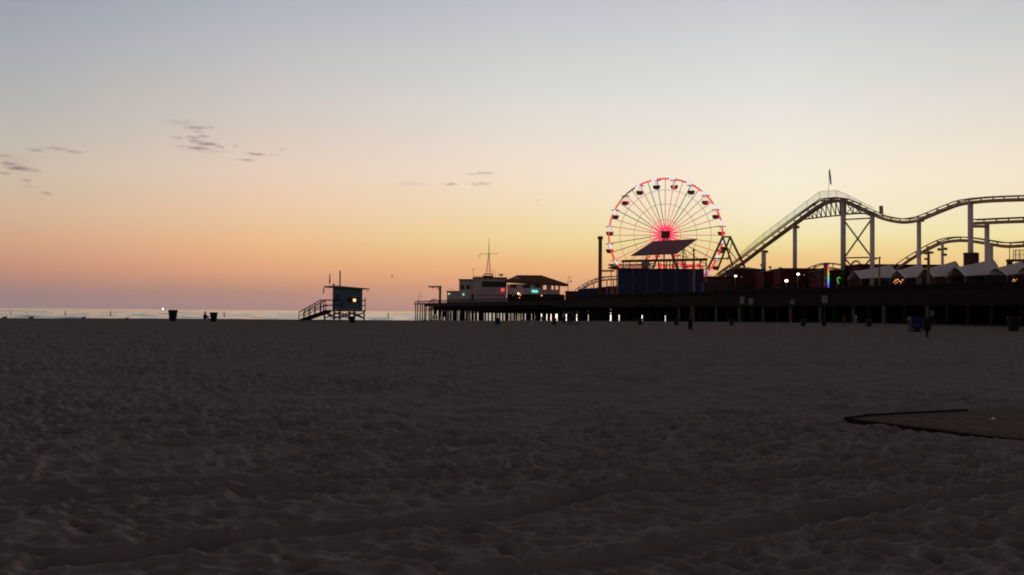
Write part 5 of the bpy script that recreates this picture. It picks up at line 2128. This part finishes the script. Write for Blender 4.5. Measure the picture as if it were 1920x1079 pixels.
def gull_fly(loc, span, yaw, lift, label):
    loc = Vector(loc)
    o = thing('flying_gull', label, 'bird', loc, 'gulls flying over the beach')
    u = span / 2
    b = MB().ball(loc, .2 * u, .06 * u, .07 * u, 10, 6)
    b.tube([loc + Vector((.17 * u, 0, 0)), loc + Vector((.30 * u, 0, .01))], [.045 * u, .01 * u], 6)
    b.tube([loc + Vector((-.15 * u, 0, 0)), loc + Vector((-.33 * u, 0, 0))], [.05 * u, .015 * u], 6)
    b.build('body', M['feather'], o, smooth=True)
    for sg in (-1, 1):
        pts = [loc + Vector((.12 * u, sg * .04 * u, .02 * u)), loc + Vector((.16 * u, sg * .5 * u, lift * u)), loc + Vector((-.08 * u, sg * 1.0 * u, lift * .6 * u)),
               loc + Vector((-.06 * u, sg * .5 * u, lift * u)), loc + Vector((-.1 * u, sg * .04 * u, .02 * u))]
        w = MB()
        top = [p + Vector((0, 0, .025 * u)) for p in pts]
        n = 5
        w.add(pts + top, [(4, 3, 2, 1, 0), (5, 6, 7, 8, 9)] + [(i, (i + 1) % n, n + (i + 1) % n, n + i) for i in range(n)])
        w.build('wing', M['feather'], o)
    o.rotation_euler.z = yaw
    return o


for px, py, Y, span, yw, lf, lb in ((1008, 377, 160, .9, 1.3, .28, 'flying gull high above the restaurant roof'), (1111, 356.5, 170, .8, 1.6, .05, 'gull gliding flat left of the ferris wheel top'),
                                    (679.5, 459.5, 190, .55, 1.2, .3, 'small flying gull up and right of the lifeguard tower'), (736, 493.5, 220, .5, 1.6, .2, 'tiny flying gull straight above the larger dark one'),
                                    (735, 520, 150, .85, .5, .55, 'larger dark gull flapping between lifeguard tower and pier'), (1081, 470, 220, .55, 1.4, .15, 'tiny gull flying near the tall brown column'),
                                    (1649, 455.5, 230, .5, 1.5, .1, 'tiny gull flying between the white coaster columns'), (523, 496, 260, .45, 1.4, .1, 'tiny faint gull low over the sea left of the tower')):
    gull_fly(W(px, py, Y), span, yw, lf, lb)


def buoy(px, y0, y1, label, Y=330):
    p = W(px, y1, Y)
    h = (y1 - y0) * Y / FPX
    o = thing('buoy', label, 'buoy', (p.x, Y, SEA), 'upright markers in the water')
    MB().lathe((p.x, Y, SEA - .3), [(.1, 0), (.26, .2), (.26, p.z - SEA + .30), (.14, p.z - SEA + .5)], 12).build('float', M['steel'], o)
    MB().tube([(p.x, Y, SEA), (p.x, Y, p.z + h)], [.15, .10], 8).build('pole', M['grey'], o)
    return o


for px, y0, y1, lb in ((20, 582, 588, 'faint upright marker in the sea nearest the left frame edge'), (50.5, 585, 592.5, 'darker upright marker in the sea above the second gull'),
                       (122.5, 581.5, 586, 'faint upright marker in the sea left of the third gull'), (207.5, 582, 586.5, 'faint upright marker in the sea left of the boat light'),
                       (420.5, 584, 587.5, 'short upright marker in the sea right of the second bin'), (728, 586, 589, 'short upright marker in the sea right of the tower')):
    buoy(px, y0, y1, lb, 520)
for px, py, lb in ((22, 595, 'dark round float on the water near the left frame edge'), (729, 596, 'dark low float on the water right of the lifeguard tower')):
    Y = 395
    p = W(px, py, Y)
    o = thing('float', lb, 'float', (p.x, Y, SEA))
    MB().ball((p.x, Y, SEA + .2), .65, .4, .42, 12, 8).build('drum', M['steel'], o)
    MB().tube([(p.x - .2, Y, SEA + .5), (p.x - .1, Y, SEA + .95)], .1, 6).build('handle', M['steel'], o)


def boat(loc, L_, yaw, label, lamp, cabin=True, name='boat'):
    loc = Vector(loc)
    o = thing(name, label, 'boat', loc)
    w = L_ * .14
    sec = []
    for f, k in ((-.5, .75), (-.2, 1), (.15, .95), (.38, .55), (.5, .05)):
        x = f * L_
        sh = (.10 + .06 * max(0, f) * 2) * L_
        sec.append([(x, -w * k, sh), (x, -w * k * .75, .03 * L_), (x, 0, -.04 * L_), (x, w * k * .75, .03 * L_), (x, w * k, sh)])
    vs = [loc + Vector(v) for s in sec for v in s]
    fs = []
    for i in range(4):
        for j in range(4):
            a = i * 5 + j
            fs.append((a, a + 1, a + 6, a + 5))
        fs.append((i * 5 + 4, i * 5, i * 5 + 5, i * 5 + 9))
    fs += [(0, 4, 3, 2, 1), (20, 21, 22, 23, 24)]
    MB().add(vs, fs).build('hull', M['hull'], o)
    if cabin:
        MB().hexa([loc + Vector(v) for v in ((-.25 * L_, -w * .6, .1 * L_), (.12 * L_, -w * .6, .1 * L_), (.12 * L_, w * .6, .1 * L_), (-.25 * L_, w * .6, .1 * L_),
                                             (-.22 * L_, -w * .5, .21 * L_), (.05 * L_, -w * .5, .21 * L_), (.05 * L_, w * .5, .21 * L_), (-.22 * L_, w * .5, .21 * L_))]).build('cabin', M['white'], o)
        MB().tube([loc + Vector((-.05 * L_, 0, .2 * L_)), loc + Vector((-.05 * L_, 0, .34 * L_))], .008 * L_, 6).build('mast', M['steel'], o)
    if lamp:
        lampball(loc + Vector((.02 * L_, -w * 1.1, .18 * L_)), .11 * L_).build('deck_lamp', G['lamp'], o)
    o.rotation_euler.z = yaw
    return o


p = W(305.5, 578, 4200)
boat((p.x, 4200, SEA), 24, .2, 'small boat with a bright white light on the sea horizon', True)
Y = D(822, 6)
p = W(822, 597, 415)
boat((p.x, 415, SEA - .1), 7.5, math.pi - .15, 'pale open boat floating among the piles at the pier end', False, False)


# ------------------------------------------------------------------ boardwalk end at the right
def build_boardwalk():
    z = .072

    def plane(px, py):
        d = ray(px, py)
        q = CAM + d * ((z - CAM.z) / d.z)
        return Vector((q.x, q.y, 0))
    c0 = plane(1589, 784.5)
    f1 = plane(1912, 818)
    b0 = plane(1622, 780.5)
    b1 = plane(1812, 771)
    d = Vector((f1.x - c0.x, f1.y - c0.y, 0))
    c2 = c0 + d * 1.9
    db = Vector((b1.x - b0.x, b1.y - b0.y, 0))
    b2 = b0 + db * 2.6
    root = thing('boardwalk', 'end of a plank walkway lying on the sand at the right', 'boardwalk', c0)
    poly = [(c0.x, c0.y), (c2.x, c2.y), (b2.x, b2.y), (b0.x, b0.y)]
    for k_ in ('board', 'boardedge'):
        M[k_].node_tree.nodes['Principled BSDF'].inputs['Specular IOR Level'].default_value = 0
        M[k_].node_tree.nodes['Principled BSDF'].inputs['Roughness'].default_value = 1
    pk = MB()
    rgp = random.Random(8)
    n_ = 22
    for i in range(n_):
        f0, f1_ = (i + .03) / n_, (i + .95) / n_
        zz = z + rgp.uniform(-.006, .004)
        qs = []
        for (ax_, ay_), (bx_, by_), f in ((poly[0], poly[3], f0), (poly[1], poly[2], f0), (poly[1], poly[2], f1_), (poly[0], poly[3], f1_)):
            qs.append((ax_ + (bx_ - ax_) * f, ay_ + (by_ - ay_) * f))
        pk.prism(qs, zz - .035, zz)
    pk.build('plank_deck', M['board'], root)
    e = MB()
    q0, q1 = Vector((c0.x, c0.y, z - .05)), Vector((c2.x, c2.y, z - .14))
    e.bar(q0, q1, .10, .10)
    e.bar(Vector((c0.x, c0.y, z - .06)), Vector((b0.x, b0.y, z - .06)), .12, .14)
    e.build('edge_beam', M['boardedge'], root)
    k = MB()
    k.bar(Vector((b0.x, b0.y, z + .015)), Vector((b1.x, b1.y, z + .015)), .07, .022)
    k.build('kerb_rail', M['boardedge'], root)
    # small litter
    for px, py, s, lb, zz in ((1863, 797, .035, 'white scrap of litter lying on the plank walkway', z), (741, 947, .022, 'white scrap of litter on the sand near the tyre tracks', None),
                              (594, 941, .009, 'tiny white speck of litter on the sand left of the larger scrap', None), (1213, 613, .13, 'pale scrap of litter on far sand below the navy building', None),
                              (997, 608.5, .13, 'pale scrap of litter on far sand right of the lone blue bin', None)):
        g = gpix(px, py)
        g.z = (zz if zz is not None else g.z + .03) + .004
        m = MB()
        rg = random.Random(px)
        ring = [(s * rg.uniform(.7, 1.4) * math.cos(i * math.pi / 4), s * rg.uniform(.5, .9) * math.sin(i * math.pi / 4), s * rg.uniform(.05, .5)) for i in range(8)]
        top = [(x * .5, y * .5, zq + s * .35) for x, y, zq in ring]
        vs = [g + Vector((x, y, 0)) for x, y, _ in ring] + [g + Vector(v) for v in top]
        m.add(vs, [tuple(range(7, -1, -1)), tuple(range(8, 16))] + [(i, (i + 1) % 8, 8 + (i + 1) % 8, 8 + i) for i in range(8)])
        o = m.build('litter', M['paper'], None, g)
        tag(o, lb, 'litter')


build_boardwalk()
